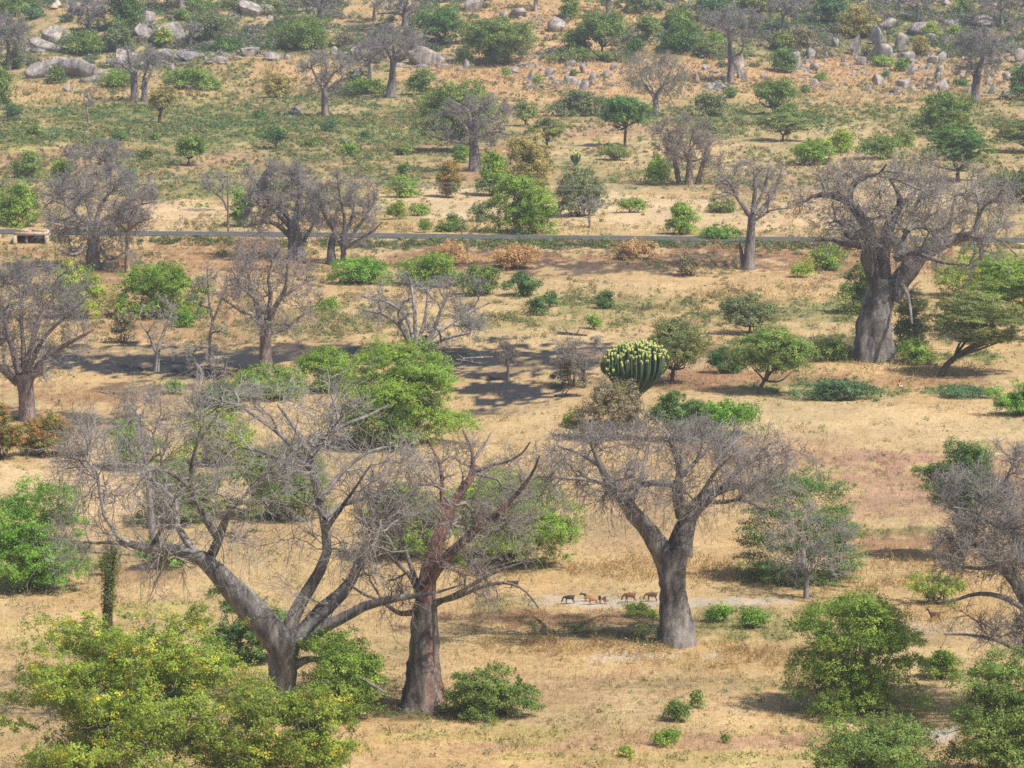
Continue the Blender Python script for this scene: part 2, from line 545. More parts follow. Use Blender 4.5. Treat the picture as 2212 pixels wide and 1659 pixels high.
def lumps_for(style, m, a, b, h, z0, r):
    """lump centres and radii filling the outline of the plant"""
    out = []
    k = (1.14 if m < 30 else 1.38 if m < 90 else 1.55) / m ** .36
    hh = h - z0
    for i in range(m):
        rr = k * r.uniform(.62, 1.3)
        for _ in range(60):
            u = r.uniform(-1, 1, 3)
            if style in ('tree', 'flat'):
                if np.dot(u, u) < 1: break
            elif u[0] ** 2 + u[1] ** 2 + (max(u[2], 0) * 1.0) ** 2 + (.15 * min(u[2], 0)) ** 2 < 1: break
        u = u * max(.35, 1 - rr * .72) * (1 + .17 * r.standard_normal())
        fl = .5 if style == 'flat' else .95
        c = np.array([u[0] * a, u[1] * b, z0 + hh * (.5 + .5 * u[2])])
        if style == 'flat': c[2] += hh * .12 * (1 - u[0] ** 2)
        out.append((c, np.array([a * rr, b * rr, hh * .55 * rr * fl])))
    return out

def plant(label, x0, x1, y0, yb, pal='b', style='bush', name=None, cat=None, trunk=None, clear=None, group=None, depthr=.8,
          gap=.34, leaf=None, lumps=None, vines=0, dens=1.0, lean=0.0, tw=None, stems=None):
    xc = (x0 + x1) / 2
    g = np.array(gpt(trunk if trunk else xc, yb))
    s = scale_at(g)
    w, h = (x1 - x0) / s, (yb - y0) / s
    a = w / 2 * 1.06; b = a * depthr
    tree = style in ('tree', 'flat')
    if not tree and style != 'log':
        g[1] += b * .55; g[0] *= (g[1]) / (g[1] - b * .55); g[2] = height(g[0], g[1])
        s = scale_at(g)
    seed = sum(ord(c) * (i + 1) for i, c in enumerate(label)) % 99991
    r = np.random.default_rng(seed)
    pxm = s / 2.16
    area = (x1 - x0) * (yb - y0) / 2.16 ** 2
    size = leaf or max(.15, 1.9 / pxm) * (.8 if style == 'flat' else 1)
    z0 = clear if clear is not None else (.34 if style == 'tree' else .38 if style == 'flat' else -.04) * h
    z0 = min(z0, .55 * h)
    off = np.array([(xc - trunk) / s if trunk else 0.0, 0, 0])
    n = int(np.clip(area * 5.6 * (1.9 / pxm / size) ** 2 * dens, 300, 170000))
    main, sec, share = PAL[pal]
    lf = Soup()
    main = np.array(main) * (1.15 + .1 * r.standard_normal()); sec = np.array(sec) * 1.12
    if style == 'spray':                       # feathery shoots drooping outwards
        ns = 230
        P = []; Nn = []
        for i in range(ns):
            zz = r.uniform(.03, .97); az = r.uniform(0, 6.283)
            reach = math.sqrt(max(.06, 1 - ((zz - .38) / .66) ** 2)) * r.uniform(.72, 1.14)
            tip = np.array([math.cos(az) * a * reach, math.sin(az) * b * reach, h * (zz + .07 * r.standard_normal())])
            st = np.array([0, 0, h * max(zz - .22, .02)])
            k = n // ns
            t = .25 + .75 * np.sqrt(r.random(k))
            q = st + (tip - st) * t[:, None]
            q[:, 2] -= (t - .2) ** 2 * .10 * h
            wd = .30 * (1.25 - t)[:, None] * a * .42
            P.append(q + r.standard_normal((k, 3)) * np.maximum(wd, .1) * [1, 1, .5]); Nn.append(np.tile(unit(tip - st) * .3 + [0, 0, .9], (k, 1)))
        P = np.concatenate(P); Nn = np.concatenate(Nn)
        cs = np.where(r.random((len(P), 1)) < share, np.array(sec), main)
        leaf_quads(lf, P, unit(Nn + .5 * r.standard_normal(P.shape)), size, cs, .2, .4)
        cl = []
    else:
        m = int(np.clip(10 + w * h * .55 + (lumps or 0) * .6, 12, 130))
        cl = lumps_for(style, m, a, b, h, z0, r)
        vol = np.array([l[1][0] * l[1][2] for l in cl]); vol /= vol.sum()
        for (c, rd), fr in zip(cl, vol):
            nl = int(n * fr) + 4
            nc = max(3, nl // 14)
            d = unit(r.standard_normal((nc, 3)))
            d[:, 2] = np.where(d[:, 2] < -.35, -d[:, 2] * .6, d[:, 2])
            rr = (.74 + .34 * r.random(nc))[:, None]
            cp = c + d * rd * rr
            keep = vnoise(cp[:, 0] * 1.0 + cp[:, 1] * .7 + seed, cp[:, 2] * 1.3 + cp[:, 1] * .4, max(.55, w * .09), seed) > gap * (.75 + .5 * r.random(nc))
            keep &= cp[:, 2] > -.02 * h
            cp, dd = cp[keep], d[keep]
            if not len(cp): continue
            k = max(3, int(nl / max(len(cp), 1)))
            cr = max(size * .95, .16)
            P = (cp[:, None, :] + r.standard_normal((len(cp), k, 3)) * cr * np.array([1, 1, .7 if style != 'flat' else .3])).reshape(-1, 3)
            D = np.repeat(dd, k, 0)
            cc = np.where(r.random((len(cp), 1)) < (share * (.4 + 1.2 * r.random())), np.array(sec), main) * (1 + .10 * r.standard_normal()) * (1 + .14 * r.standard_normal((len(cp), 1)))
            leaf_quads(lf, P, unit(D * 1.1 + [0, 0, .5] + .55 * r.standard_normal(P.shape)), size, np.repeat(cc, k, 0), .15)
    if style == 'bush' and w > 1.5:                # leafy shoots sticking out of the outline
        ns = int(np.clip(6 + w * 3.5, 6, 70)); k = int(np.clip(n // 300, 8, 70))
        th = r.uniform(0, 6.283, ns); el = r.uniform(.05, 1.45, ns)
        d = np.stack([np.cos(th) * np.cos(el), np.sin(th) * np.cos(el), np.sin(el)], -1)
        st = d * np.array([a * .8, b * .8, h * .82]); ln = min(h, 4.2) * r.uniform(.10, .28, ns)
        sd = unit(d + r.standard_normal((ns, 3)) * .35 + [0, 0, .5])
        t = r.random((ns, k)) ** .8
        P = (st[:, None] + sd[:, None] * (t * ln[:, None])[..., None] + r.standard_normal((ns, k, 3)) * (size * 1.15 * (1.2 - t))[..., None]).reshape(-1, 3)
        leaf_quads(lf, P, unit(r.standard_normal(P.shape) + [0, -.2, .6]), size, np.repeat(np.where(r.random((ns, 1)) < share, np.array(sec), main), k, 0), .15)
    small = (x1 - x0) < 62 and not tree
    nm = name or ('tree' if tree else 'bush')
    ct = cat or ('tree' if tree else 'bush')
    o = np.zeros(3)
    if small:
        me = mesh_np(nm, np.concatenate(lf.v) + off, [np.concatenate(f) for f in lf.f.values()], np.concatenate(lf.c))
        ob = put(nm, me, M_LEAF, None, g)
        return tag(ob, label, ct, group)
    root = thing(nm, label, ct, g, group)
    put('crown' if tree else 'foliage', lf.mesh('crown' if tree else 'foliage', -off, False), M_LEAF, root)
    st = Soup()
    bark = np.array(stems or (.13, .10, .085))
    if tree:
        r0 = (tw / 2 / s) if tw else max(.13, .035 * h)
        tops = sorted(cl, key=lambda l: l[0][2])[: 9]
        fork = np.array([off[0] * .35, 0, max(z0 * .95, .2 * h)])
        tp = catmull(np.array([[0, 0, -.3, r0 * 1.25], [off[0] * .1, 0, fork[2] * .45, r0], [*fork, r0 * .85]]), 8)
        V, Q = limb_tube(tp, 9, .06, seed, .1); st.add(V, Q, bark)
        for c, rd in tops:
            e = c + off
            md = fork * .5 + e * .5 + r.standard_normal(3) * .04 * h
            w4 = catmull(np.array([[*fork, r0 * .6], [*md, r0 * .38], [*e, r0 * .12]]), 8)
            V, Q = limb_tube(w4, 6, .05, seed); st.add(V, Q, bark)
        put('trunk', st.mesh('trunk', o), M_BARK, root)
    else:
        ends = [l[0] for l in cl][:12] if cl else [np.array([0, 0, h * .95])]
        for e in ends:
            b0 = np.array([r.normal() * a * .12, r.normal() * b * .12, -.2])
            w4 = catmull(np.array([[*b0, .05 + .008 * h], [*(b0 * .5 + e * .5 + r.standard_normal(3) * .1), .04], [*(e + off), .015]]), 7)
            V, Q = limb_tube(w4, 5, .05, seed); st.add(V, Q, bark)
        put('stems', st.mesh('stems', o), M_BARK, root)
    if vines:                                  # dry leafless creepers over the top
        vs = Soup()
        c0 = np.array([l[0] for l in cl]); rr0 = np.array([l[1] for l in cl])
        i = r.integers(0, len(cl), vines)
        d = unit(r.standard_normal((vines, 3)) + [0, -.5, .5])
        p = c0[i] + d * rr0[i] * 1.05 + off
        Pv = np.empty((vines, 7, 3)); Pv[:, 0] = p
        dr = unit(np.cross(d, r.standard_normal((vines, 3))) + [0, 0, .3])
        for q in range(1, 7):
            dr = unit(dr + .45 * r.standard_normal((vines, 3)) + [0, 0, -.12])
            Pv[:, q] = Pv[:, q - 1] + dr * r.uniform(.14, .4)
        rv = max(.014, .22 / pxm)
        vs.tube(Pv, np.full((vines, 7), rv), 3, (.30, .25, .22))
        put('dry_vines', vs.mesh('dry_vines', o, False), M_TWIG, root)
    return root

# ------------------------------------------------------------------ boulders
import bmesh
def ico(sub):
    bm = bmesh.new(); bmesh.ops.create_icosphere(bm, subdivisions=sub, radius=1.0)
    V = np.array([v.co[:] for v in bm.verts]); Fc = np.array([[v.index for v in f.verts] for f in bm.faces]); bm.free()
    return V, Fc
ICO = ico(3); ICO4 = ico(4)

def boulder(label, x0, x1, y0, yb, flat=False, lean=0.0, name='boulder', cat='boulder', group='boulders on the rocky slope', sub=3, depthr=.8):
    g = np.array(gpt((x0 + x1) / 2, yb)); s = scale_at(g)
    a = (x1 - x0) / 2 / s * 1.12; h = (yb - y0) / s * (1.18 if sub == 3 else 1.0)
    seed = int(x0 * 7 + yb * 13) % 9973
    r = np.random.default_rng(seed)
    V, Fc = (ICO4 if sub == 4 else ICO)
    V = V.copy()
    V *= (1 + .12 * np.sin(V @ r.uniform(-3, 3, (3, 1)) + 1))
    for _ in range(11):
        nrm = unit(r.standard_normal(3)); d = r.uniform(.36, .72)
        ex = V @ nrm - d
        V = V - np.where(ex > 0, ex * 1.0, 0)[:, None] * nrm
    V += .012 * r.standard_normal(V.shape)
    V /= np.abs(V).max(0)
    V[:, 0] += lean * V[:, 2]
    V = V * np.array([a, a * depthr, h * .70]) + np.array([0, a * depthr * .5, h * .28])
    me = mesh_np(name, V, [Fc])
    return tag(put(name, me, M_ROCK, None, g), label, cat, group)

# ------------------------------------------------------------------ the ground: field colours as patches on the land
ZC = {  # colour, grass height (m), grass amount, weed amount
    'tan': ((.42, .305, .158), .26, .8, .02), 'straw': ((.465, .345, .19), .30, .8, .02), 'rosy': ((.36, .225, .15), .38, 1.0, .02),
    'rust': ((.30, .175, .098), .45, 1.0, .03), 'burnt': ((.034, .034, .039), .2, .8, .01), 'green': ((.28, .24, .105), .42, .8, .55),
    'lush': ((.17, .19, .065), .40, .5, 1.0), 'gold': ((.45, .32, .16), .55, 1.0, .06), 'orange': ((.46, .29, .155), .38, 1.0, .08),
    'pale': ((.42, .36, .30), .10, .15, .02), 'olive': ((.15, .145, .06), .5, 1.0, .35), 'sandy': ((.49, .37, .225), .14, .6, .01),
    'verge': ((.115, .115, .065), .35, .8, .6), 'bright': ((.36, .34, .09), .35, .8, .3),
}
ZONES = [  # x, y, half width, half height in the picture, kind, strength
    (1100, 240, 2600, 260, 'olive', .22), (350, 250, 420, 75, 'green', .8), (750, 300, 300, 50, 'green', .75), (1750, 265, 330, 45, 'green', .75),
    (200, 190, 260, 30, 'gold', .6), (560, 185, 200, 25, 'gold', .45), (130, 205, 90, 18, 'gold', .8), (1000, 260, 260, 30, 'gold', .35),
    (60, 290, 130, 16, 'lush', .7), (250, 245, 110, 14, 'lush', .65), (620, 262, 190, 13, 'lush', .6), (700, 335, 130, 13, 'lush', .5), (860, 300, 120, 22, 'lush', .45),
    (500, 285, 120, 14, 'lush', .4), (1650, 255, 190, 12, 'lush', .5), (1800, 235, 160, 10, 'lush', .45), (1450, 300, 70, 8, 'lush', .6),
    (1250, 150, 330, 62, 'orange', .95), (1150, 45, 220, 40, 'orange', .9), (1880, 165, 330, 55, 'orange', .9), (680, 160, 120, 25, 'orange', .6), (170, 25, 60, 12, 'orange', .7),
    (1480, 40, 140, 30, 'orange', .5), (560, 130, 90, 25, 'orange', .6), (980, 150, 90, 20, 'orange', .9), (2000, 215, 200, 18, 'gold', .5), (1750, 205, 120, 20, 'gold', .6),
    (200, 100, 230, 30, 'olive', .7), (520, 80, 220, 40, 'olive', .6), (1750, 60, 300, 50, 'olive', .65), (2080, 60, 160, 60, 'olive', .5), (1300, 120, 130, 10, 'olive', .7),
    (100, 325, 190, 8, 'rust', .7), (60, 323, 90, 6, 'bright', .8), (60, 345, 150, 18, 'rosy', .6), (850, 320, 160, 9, 'rosy', .8), (1120, 325, 90, 8, 'rust', .7), (1330, 285, 150, 12, 'rosy', .6),
    (560, 350, 170, 22, 'rosy', .5), (950, 370, 200, 18, 'rust', .4), (1480, 330, 260, 25, 'straw', .8), (1850, 305, 200, 30, 'straw', .8), (1900, 370, 300, 40, 'straw', .5),
    (400, 462, 150, 28, 'sandy', .95), (980, 438, 140, 30, 'sandy', .9), (1380, 450, 180, 26, 'sandy', .9), (1550, 480, 240, 20, 'sandy', .8), (1900, 440, 220, 40, 'sandy', .7), (1700, 400, 120, 20, 'rosy', .5),
    (620, 480, 200, 16, 'gold', .6), (150, 480, 170, 12, 'gold', .7), (900, 488, 320, 10, 'gold', .6), (1300, 500, 300, 7, 'gold', .6), (430, 405, 120, 18, 'green', .6), (560, 410, 130, 14, 'green', .4),
    (1300, 531, 720, 11, 'verge', .95), (420, 521, 170, 9, 'verge', .8), (740, 528, 130, 8, 'verge', .6), (430, 560, 330, 32, 'rust', .6), (1000, 560, 200, 22, 'rust', .55), (1500, 562, 480, 26, 'rust', .8),
    (1330, 577, 290, 15, 'burnt', .62), (1560, 555, 130, 8, 'burnt', .5), (1250, 545, 200, 7, 'burnt', .5), (520, 525, 90, 7, 'rust', .8), (1850, 590, 140, 25, 'rust', .6),
    (1480, 622, 330, 22, 'straw', .6), (1700, 640, 210, 24, 'gold', .6), (1350, 668, 240, 28, 'green', .7), (1750, 672, 130, 24, 'green', .75), (1120, 690, 130, 30, 'green', .55), (1300, 725, 200, 10, 'straw', .5),
    (1820, 655, 120, 14, 'lush', .4), (450, 700, 260, 50, 'rust', .5), (700, 690, 150, 35, 'green', .45), (270, 620, 100, 60, 'rust', .5), (1050, 735, 230, 16, 'straw', .5),
    (330, 782, 240, 30, 'burnt', 1.0), (170, 772, 130, 22, 'burnt', .95), (560, 765, 180, 20, 'burnt', .75), (430, 800, 90, 10, 'burnt', .6), (250, 760, 150, 6, 'straw', .5),
    (1120, 790, 190, 38, 'burnt', 1.0), (980, 768, 170, 18, 'burnt', .9), (1090, 850, 130, 30, 'burnt', .95), (1060, 890, 90, 9, 'burnt', .7), (1300, 770, 130, 18, 'burnt', .7), (1190, 815, 40, 12, 'straw', .5), (1080, 798, 70, 6, 'straw', .6),
    (200, 855, 190, 24, 'rust', .6), (230, 903, 110, 13, 'burnt', .75), (290, 840, 120, 12, 'burnt', .45), (140, 925, 90, 8, 'burnt', .4), (1180, 890, 100, 18, 'straw', .7), (1600, 818, 240, 24, 'rust', .85), (1700, 830, 90, 12, 'lush', .5),
    (1560, 775, 240, 16, 'rosy', .6), (1900, 795, 230, 18, 'gold', .6), (1930, 770, 210, 11, 'lush', .75), (1760, 745, 180, 12, 'olive', .6), (2000, 825, 180, 12, 'rust', .6), (1850, 848, 190, 11, 'lush', .75), (2090, 845, 90, 11, 'lush', .6),
    (1900, 905, 330, 38, 'straw', .8), (2000, 960, 300, 30, 'straw', .6), (1930, 992, 220, 17, 'rosy', .95), (1950, 1065, 240, 45, 'rosy', .7), (1200, 960, 180, 30, 'straw', .6), (1650, 960, 200, 25, 'rosy', .35),
    (1960, 1180, 160, 26, 'rust', .75), (1930, 1150, 140, 9, 'olive', .5), (100, 1045, 180, 40, 'sandy', .6), (250, 1080, 90, 40, 'sandy', .5), (1300, 1140, 160, 60, 'rosy', .3),
    (1450, 1235, 230, 26, 'gold', .85), (1960, 1250, 150, 40, 'gold', .7), (1380, 1302, 230, 10, 'pale', .62), (1640, 1300, 60, 7, 'pale', .6), (1180, 1300, 110, 9, 'pale', .45), (1080, 1310, 80, 16, 'green', .6),
    (1180, 1340, 220, 18, 'rust', .65), (1330, 1368, 160, 22, 'olive', .85), (1560, 1350, 120, 32, 'green', .75), (1250, 1400, 210, 20, 'gold', .8), (1560, 1424, 190, 24, 'gold', .95), (1380, 1420, 120, 9, 'pale', .5),  # olive patch by the flat-topped baobab: weeds, with crown shade put into the colour
    (2010, 1345, 130, 30, 'gold', .5), (2020, 1360, 90, 18, 'pale', .35), (330, 1250, 90, 30, 'rust', .45), (330, 1310, 90, 16, 'bright', .45), (60, 1360, 110, 14, 'bright', .5), (40, 1340, 120, 40, 'straw', .5),
    (900, 1540, 170, 20, 'olive', .6), (1080, 1545, 140, 16, 'green', .6), (1250, 1500, 300, 40, 'rosy', .3), (1500, 1540, 320, 30, 'straw', .5), (1600, 1480, 220, 14, 'olive', .3), (1300, 1600, 360, 16, 'rosy', .45), (1050, 1590, 200, 14, 'bright', .35),
    (1600, 1600, 200, 12, 'rosy', .3), (2040, 1586, 40, 7, 'pale', 1.0), (2070, 1574, 30, 6, 'pale', 1.0), (2010, 1600, 26, 6, 'pale', .9), (1500, 1640, 300, 12, 'bright', .25),
]
def zone(px, py, x, y):
    n = len(px)
    c = np.tile(np.array(ZC['tan'][0]), (n, 1)); hgt = np.full(n, .26); den = np.full(n, .8); wd = np.full(n, .02)
    n1 = vnoise(x, y * .45, 5, 1); n2 = vnoise(x, y * .5, 1.7, 2); n3 = vnoise(x, y * .4, 17, 3)
    n4 = vnoise(x, y * .5, .8, 4)
    rag = (n1 - .5) * .8 + (n2 - .5) * 1.0 + (n3 - .5) * .35 + (n4 - .5) * 1.2
    up = py < 460                                 # weeds everywhere in the far fields
    for cx, cy, rx, ry, k, st in ZONES:
        d = ((px - cx) / rx) ** 2 + ((py - cy) / ry) ** 2
        m = d < 3.2
        if not m.any(): continue
        wt = np.zeros(n)
        wt[m] = min(1, st * 1.12) * sstep(1.13, 1.03, np.sqrt(d[m]) - rag[m] * 1.05)
        col, h, dn, wv = ZC[k]
        if k == 'burnt': wt = wt * (.55 + .45 * sstep(.30, .42, n4 * .45 + n2 * .3 + n1 * .25))
        w3 = wt[:, None]
        c = c * (1 - w3) + np.array(col) * w3
        hgt = hgt * (1 - wt) + h * wt; den = den * (1 - wt) + dn * wt; wd = wd * (1 - wt) + wv * wt
    far = sstep(520, 380, py) * sstep(.42, .62, vnoise(x, y * .35, 7, 8) * .6 + n2 * .4)
    far = far * (1 - .8 * sstep(.36, .46, c[:, 0]))
    c = c * (1 - .55 * far[:, None]) + np.array([.15, .17, .06]) * .55 * far[:, None]
    wd = np.maximum(wd, .5 * far)
    v = (.76 + .24 * vnoise(x, y * .4, 2.6, 5) * (.7 + .6 * n3) + .22 * vnoise(x * .35, y * .8, 2.4, 9) + .16 * vnoise(x, y, .7, 10))[:, None]
    r = (vnoise(x, y * .5, 9, 6) - .5)[:, None] * np.array([.03, -.005, -.03])
    return np.clip(c * v + c * r * 3, .01, .9), hgt, den, wd

def project(x, y, z):
    dz = z - HC
    f = y * _cp - dz * _sp; u = y * _sp + dz * _cp
    f = np.where(f < 5, 5, f)
    return PW / 2 + F * x / f, PH / 2 - F * u / f

def ground():
    xs = np.concatenate([[-1600, -1100, -700, -450, -300, -230, -190], np.arange(-165, 165.1, .62), [190, 230, 300, 450, 700, 1100, 1600]])
    ys = np.concatenate([[-500, -300, -150, -60], np.arange(0, 235, 12), np.arange(240, 1010, .9), np.arange(1015, 1200, 8), [1240, 1300, 1400, 1600, 1900, 2300, 2700]])
    X, Y = np.meshgrid(xs, ys)
    Z = height(X, Y)
    Z += .05 * (vnoise(X, Y, 1.1, 31) - .5) + .12 * (vnoise(X, Y, 3.1, 32) - .5)
    px, py = project(X.ravel(), Y.ravel(), Z.ravel())
    c, *_ = zone(px, py, X.ravel(), Y.ravel())
    ny, nx = X.shape
    i = np.arange(nx * ny).reshape(ny, nx)
    Q = np.stack([i[:-1, :-1], i[:-1, 1:], i[1:, 1:], i[1:, :-1]], -1).reshape(-1, 4)
    m, nt, out = newmat('dry_earth')
    L = nt.links.new
    a = N(nt, 'ShaderNodeAttribute', attribute_name='Col')
    tc = N(nt, 'ShaderNodeTexCoord')
    n1 = N(nt, 'ShaderNodeTexNoise', Scale=2.2, Detail=7.0, Roughness=.75); L(tc.outputs['Object'], n1.inputs['Vector'])
    v = ramp(nt, n1.outputs['Fac'], [(.3, (.66, .64, .62)), (.7, (1.25, 1.24, 1.22))])
    cc = mixc(nt, 'MULTIPLY', 1.0, a.outputs['Color'], v)
    b = N(nt, 'ShaderNodeBsdfPrincipled', Roughness=1.0); b.inputs['Specular IOR Level'].default_value = .1
    L(cc, b.inputs['Base Color'])
    bm = N(nt, 'ShaderNodeBump', Strength=.8, Distance=.12)
    L(n1.outputs['Fac'], bm.inputs['Height']); L(bm.outputs[0], b.inputs['Normal'])
    L(b.outputs[0], out.inputs[0])
    me = mesh_np('ground', np.stack([X.ravel(), Y.ravel(), Z.ravel()], -1), [Q], c, True)
    o = put('ground', me, m); o['kind'] = 'structure'
ground()

def road():
    xs = np.linspace(-330, 330, 260)
    yc = road_y(xs)
    rows = [(-2.75, .06), (-2.6, .13), (0, .17), (2.6, .13), (2.75, .06)]
    V = np.array([[x, y + d, height(x, y) + e] for d, e in rows for x, y in zip(xs, yc)])
    n = len(xs); i = np.arange(len(V)).reshape(5, n)
    Q = np.stack([i[:-1, :-1], i[:-1, 1:], i[1:, 1:], i[1:, :-1]], -1).reshape(-1, 4)
    o = put('road', mesh_np('road', V, [Q]), plain('worn_asphalt', (.065, .066, .068), (.125, .122, .118), .8, .9, .01))
    o['kind'] = 'structure'
road()

def clumps(name, g, rad, tint, k, px, smin, asp=.55, mat=None):
    n = len(g); pxm = np.repeat(F / g[:, 1] / 2.16, k)
    d = unit(rng.standard_normal((n * k, 3))); d[:, 2] = np.abs(d[:, 2])
    P = np.repeat(g, k, 0) + d * np.repeat(rad, k)[:, None] * (.55 + .5 * rng.random((n * k, 1))) * [1, 1, 1.15]
    cc = np.repeat(np.asarray(tint) * (1 + .18 * rng.standard_normal((n, 1))), k, 0)
    lf = Soup()
    leaf_quads(lf, P, unit(d + .5 * rng.standard_normal(d.shape) + [0, 0, .4]), np.maximum(smin, px / pxm), cc, .15, asp)
    o = put(name, lf.mesh(name, (0, 0, 0), False), mat or M_LEAF); o['kind'] = 'stuff'

def grass():
    n = 190000
    px = rng.uniform(-160, PW + 160, n); py = rng.uniform(-40, PH + 40, n)
    g = gpt(px, py)
    onroad = np.abs(g[:, 1] - road_y(g[:, 0])) < 3.0
    c, h, den, wd = zone(px, py, g[:, 0], g[:, 1])
    clump = vnoise(g[:, 0], g[:, 1], 1.3, 11) * .6 + vnoise(g[:, 0], g[:, 1], .5, 12) * .5
    keep = (rng.random(n) < den * (.25 + 1.1 * clump)) & ~onroad
    g, c, h, clump = g[keep], c[keep], h[keep], clump[keep]
    k = 3
    P = np.repeat(g, k, 0); m = len(P)
    pxm = F / g[:, 1] / 2.16
    P[:, :2] += rng.standard_normal((m, 2)) * .16
    H = np.repeat(h * (.5 + .9 * clump) * np.where(rng.random(len(h)) < .10, 2.1, 1), k) * (.45 + .9 * rng.random(m))
    wdt = np.repeat(np.maximum(.022, .42 / pxm), k) * (.6 + .8 * rng.random(m))
    a = rng.uniform(0, 6.283, m)
    side = np.stack([np.cos(a), np.sin(a), 0 * a], -1) * wdt[:, None] * .5
    ln = rng.standard_normal((m, 2)) * .38
    tip = P + np.stack([ln[:, 0] * H, ln[:, 1] * H, H * .95], -1)
    base = P - [0, 0, .04]
    V = np.stack([base - side, base + side, tip], 1).reshape(-1, 3)
    cc = np.repeat(c, k, 0) * (1.05 + .15 * rng.standard_normal((m, 1)))
    pale = rng.random((m, 1)) < .10
    cc = np.where(pale & (cc[:, :1] > .15), cc * 1.25, cc)
    o = put('dry_grass', mesh_np('dry_grass', V, [np.arange(m * 3).reshape(m, 3)], np.repeat(np.clip(cc, .012, .7), 3, 0)), M_GRASS)
    o['kind'] = 'stuff'
    # low green weeds and tussocks
    n = 210000
    px = rng.uniform(-120, PW + 120, n); py = np.where(rng.random(n) < .5, rng.uniform(-40, 560, n), rng.uniform(520, PH + 40, n))
    g = gpt(px, py)
    c, h, den, wd = zone(px, py, g[:, 0], g[:, 1])
    cl = vnoise(g[:, 0], g[:, 1] * .5, 3.4, 21) * .6 + vnoise(g[:, 0], g[:, 1] * .6, 1.1, 22) * .4
    keep = (rng.random(n) < (wd + .05) * 1.1 * sstep(.44, .62, cl + .16 * wd)) & (np.abs(g[:, 1] - road_y(g[:, 0])) > 2.75)
    g = g[keep]; n = len(g)
    pick = rng.random((n, 1)); zoneb = vnoise(g[:, 0], g[:, 1] * .5, 8, 25)[:, None]
    tint = np.where(zoneb > .56, (.10, .185, .085), (.165, .225, .06))
    tint = np.where(pick < .18, (.075, .14, .045), np.where(pick > .86, (.30, .29, .08), tint))
    clumps('low_weeds', g, rng.uniform(.2, .62, n) * (1 + .8 * (rng.random(n) < .10)) * np.where(g[:, 1] > 560, 1.15, .8), tint, 12, 1.75, .15)
    # dry tussocks, rank stems and litter that roughen the fields
    n = 120000
    px = rng.uniform(-120, PW + 120, n); py = rng.uniform(-40, PH + 40, n)
    g = gpt(px, py)
    c, h, den, wd = zone(px, py, g[:, 0], g[:, 1])
    cl = vnoise(g[:, 0], g[:, 1] * .5, 4.2, 61) * .55 + vnoise(g[:, 0], g[:, 1] * .6, 1.3, 62) * .45
    keep = (rng.random(n) < 2.3 * (h - .10) * sstep(.38, .62, cl + .22 * (h - .3))) & (np.abs(g[:, 1] - road_y(g[:, 0])) > 2.9) & (c[:, 0] > .09)
    g, c, h = g[keep], c[keep], h[keep]; n = len(g)
    tone = np.where(rng.random((n, 1)) < .45, c * [.66, .62, .55], np.where(rng.random((n, 1)) < .5, c * 1.15, c * [.75, .85, .6]))
    clumps('dry_tussocks', g, rng.uniform(.35, .9, n) * h * 1.15, tone, 10, 1.3, .11, .30, M_GRASS)
    # knee-high growth between the bushes of the fields, and along the road verge
    n = 110000
    px = rng.uniform(-140, PW + 140, n); py = np.where(rng.random(n) < .75, rng.uniform(170, 760, n), rng.uniform(760, PH + 40, n))
    g = gpt(px, py)
    c, h, den, wd = zone(px, py, g[:, 0], g[:, 1])
    cl = vnoise(g[:, 0], g[:, 1] * .45, 9, 71) * .5 + vnoise(g[:, 0], g[:, 1] * .5, 3.2, 72) * .5
    pr = np.clip(.05 + .30 * wd + .35 * (h - .25), 0, 1) * np.where(g[:, 1] < 430, .35, 1.0)
    keep = (rng.random(n) < 2.2 * pr * sstep(.42, .64, cl + .12 * wd)) & (np.abs(g[:, 1] - road_y(g[:, 0])) > 4.0) & (c[:, 0] > .09)
    g, c, wd = g[keep], c[keep], wd[keep]
    x = rng.uniform(-175, 175, 1500); d = rng.uniform(3.3, 5.6, 1500)
    x = x[vnoise(x, 0 * x, 6, 75) > .34]; d = d[:len(x)]
    v = np.stack([x, road_y(x) - d, height(x, road_y(x) - d)], -1)
    nf = len(g); g = np.concatenate([g, v]); n = len(g)
    gr = np.concatenate([wd, rng.uniform(.1, .8, len(v))])[:, None]; pick = rng.random((n, 1))
    t = np.where(pick < .25 + .6 * gr, np.where(rng.random((n, 1)) < .45, (.085, .165, .05), (.17, .24, .06)), np.where(rng.random((n, 1)) < .5, (.38, .28, .13), (.27, .21, .11)))
    clumps('field_scrub', g, np.concatenate([rng.uniform(.28, .75, nf) * np.where(rng.random(nf) < .15, 1.7, 1), rng.uniform(.35, .7, len(v))]), t, 30, 1.9, .16, .5)
    # scrub thick on the rocky hillside
    m = 17000
    px = rng.uniform(-150, PW + 150, m); py = rng.uniform(-60, 150, m)
    g = gpt(px, py)
    c, h, den, wd = zone(px, py, g[:, 0], g[:, 1])
    cover = vnoise(g[:, 0], g[:, 1] * .6, 9, 51) * .7 + vnoise(g[:, 0], g[:, 1] * .6, 3, 52) * .3
    keep = (cover > .46 + .34 * sstep(.34, .42, c[:, 0]) + .14 * sstep(90, 150, py)) & (g[:, 1] > 872)
    g = g[keep]; m = len(g)
    pick = rng.random((m, 1)); t = np.where(vnoise(g[:, 0], g[:, 1] * .6, 7, 53)[:, None] > .5, (.15, .19, .065), (.24, .21, .12))
    t = np.where(pick < .25, (.09, .17, .06), np.where(pick > .70, (.25, .23, .215), t))
    clumps('hillside_scrub', g, rng.uniform(.5, 1.6, m), t, 60, 2.0, .12)
    # dry maize stubble and stalks in the gold patches
    pts = []
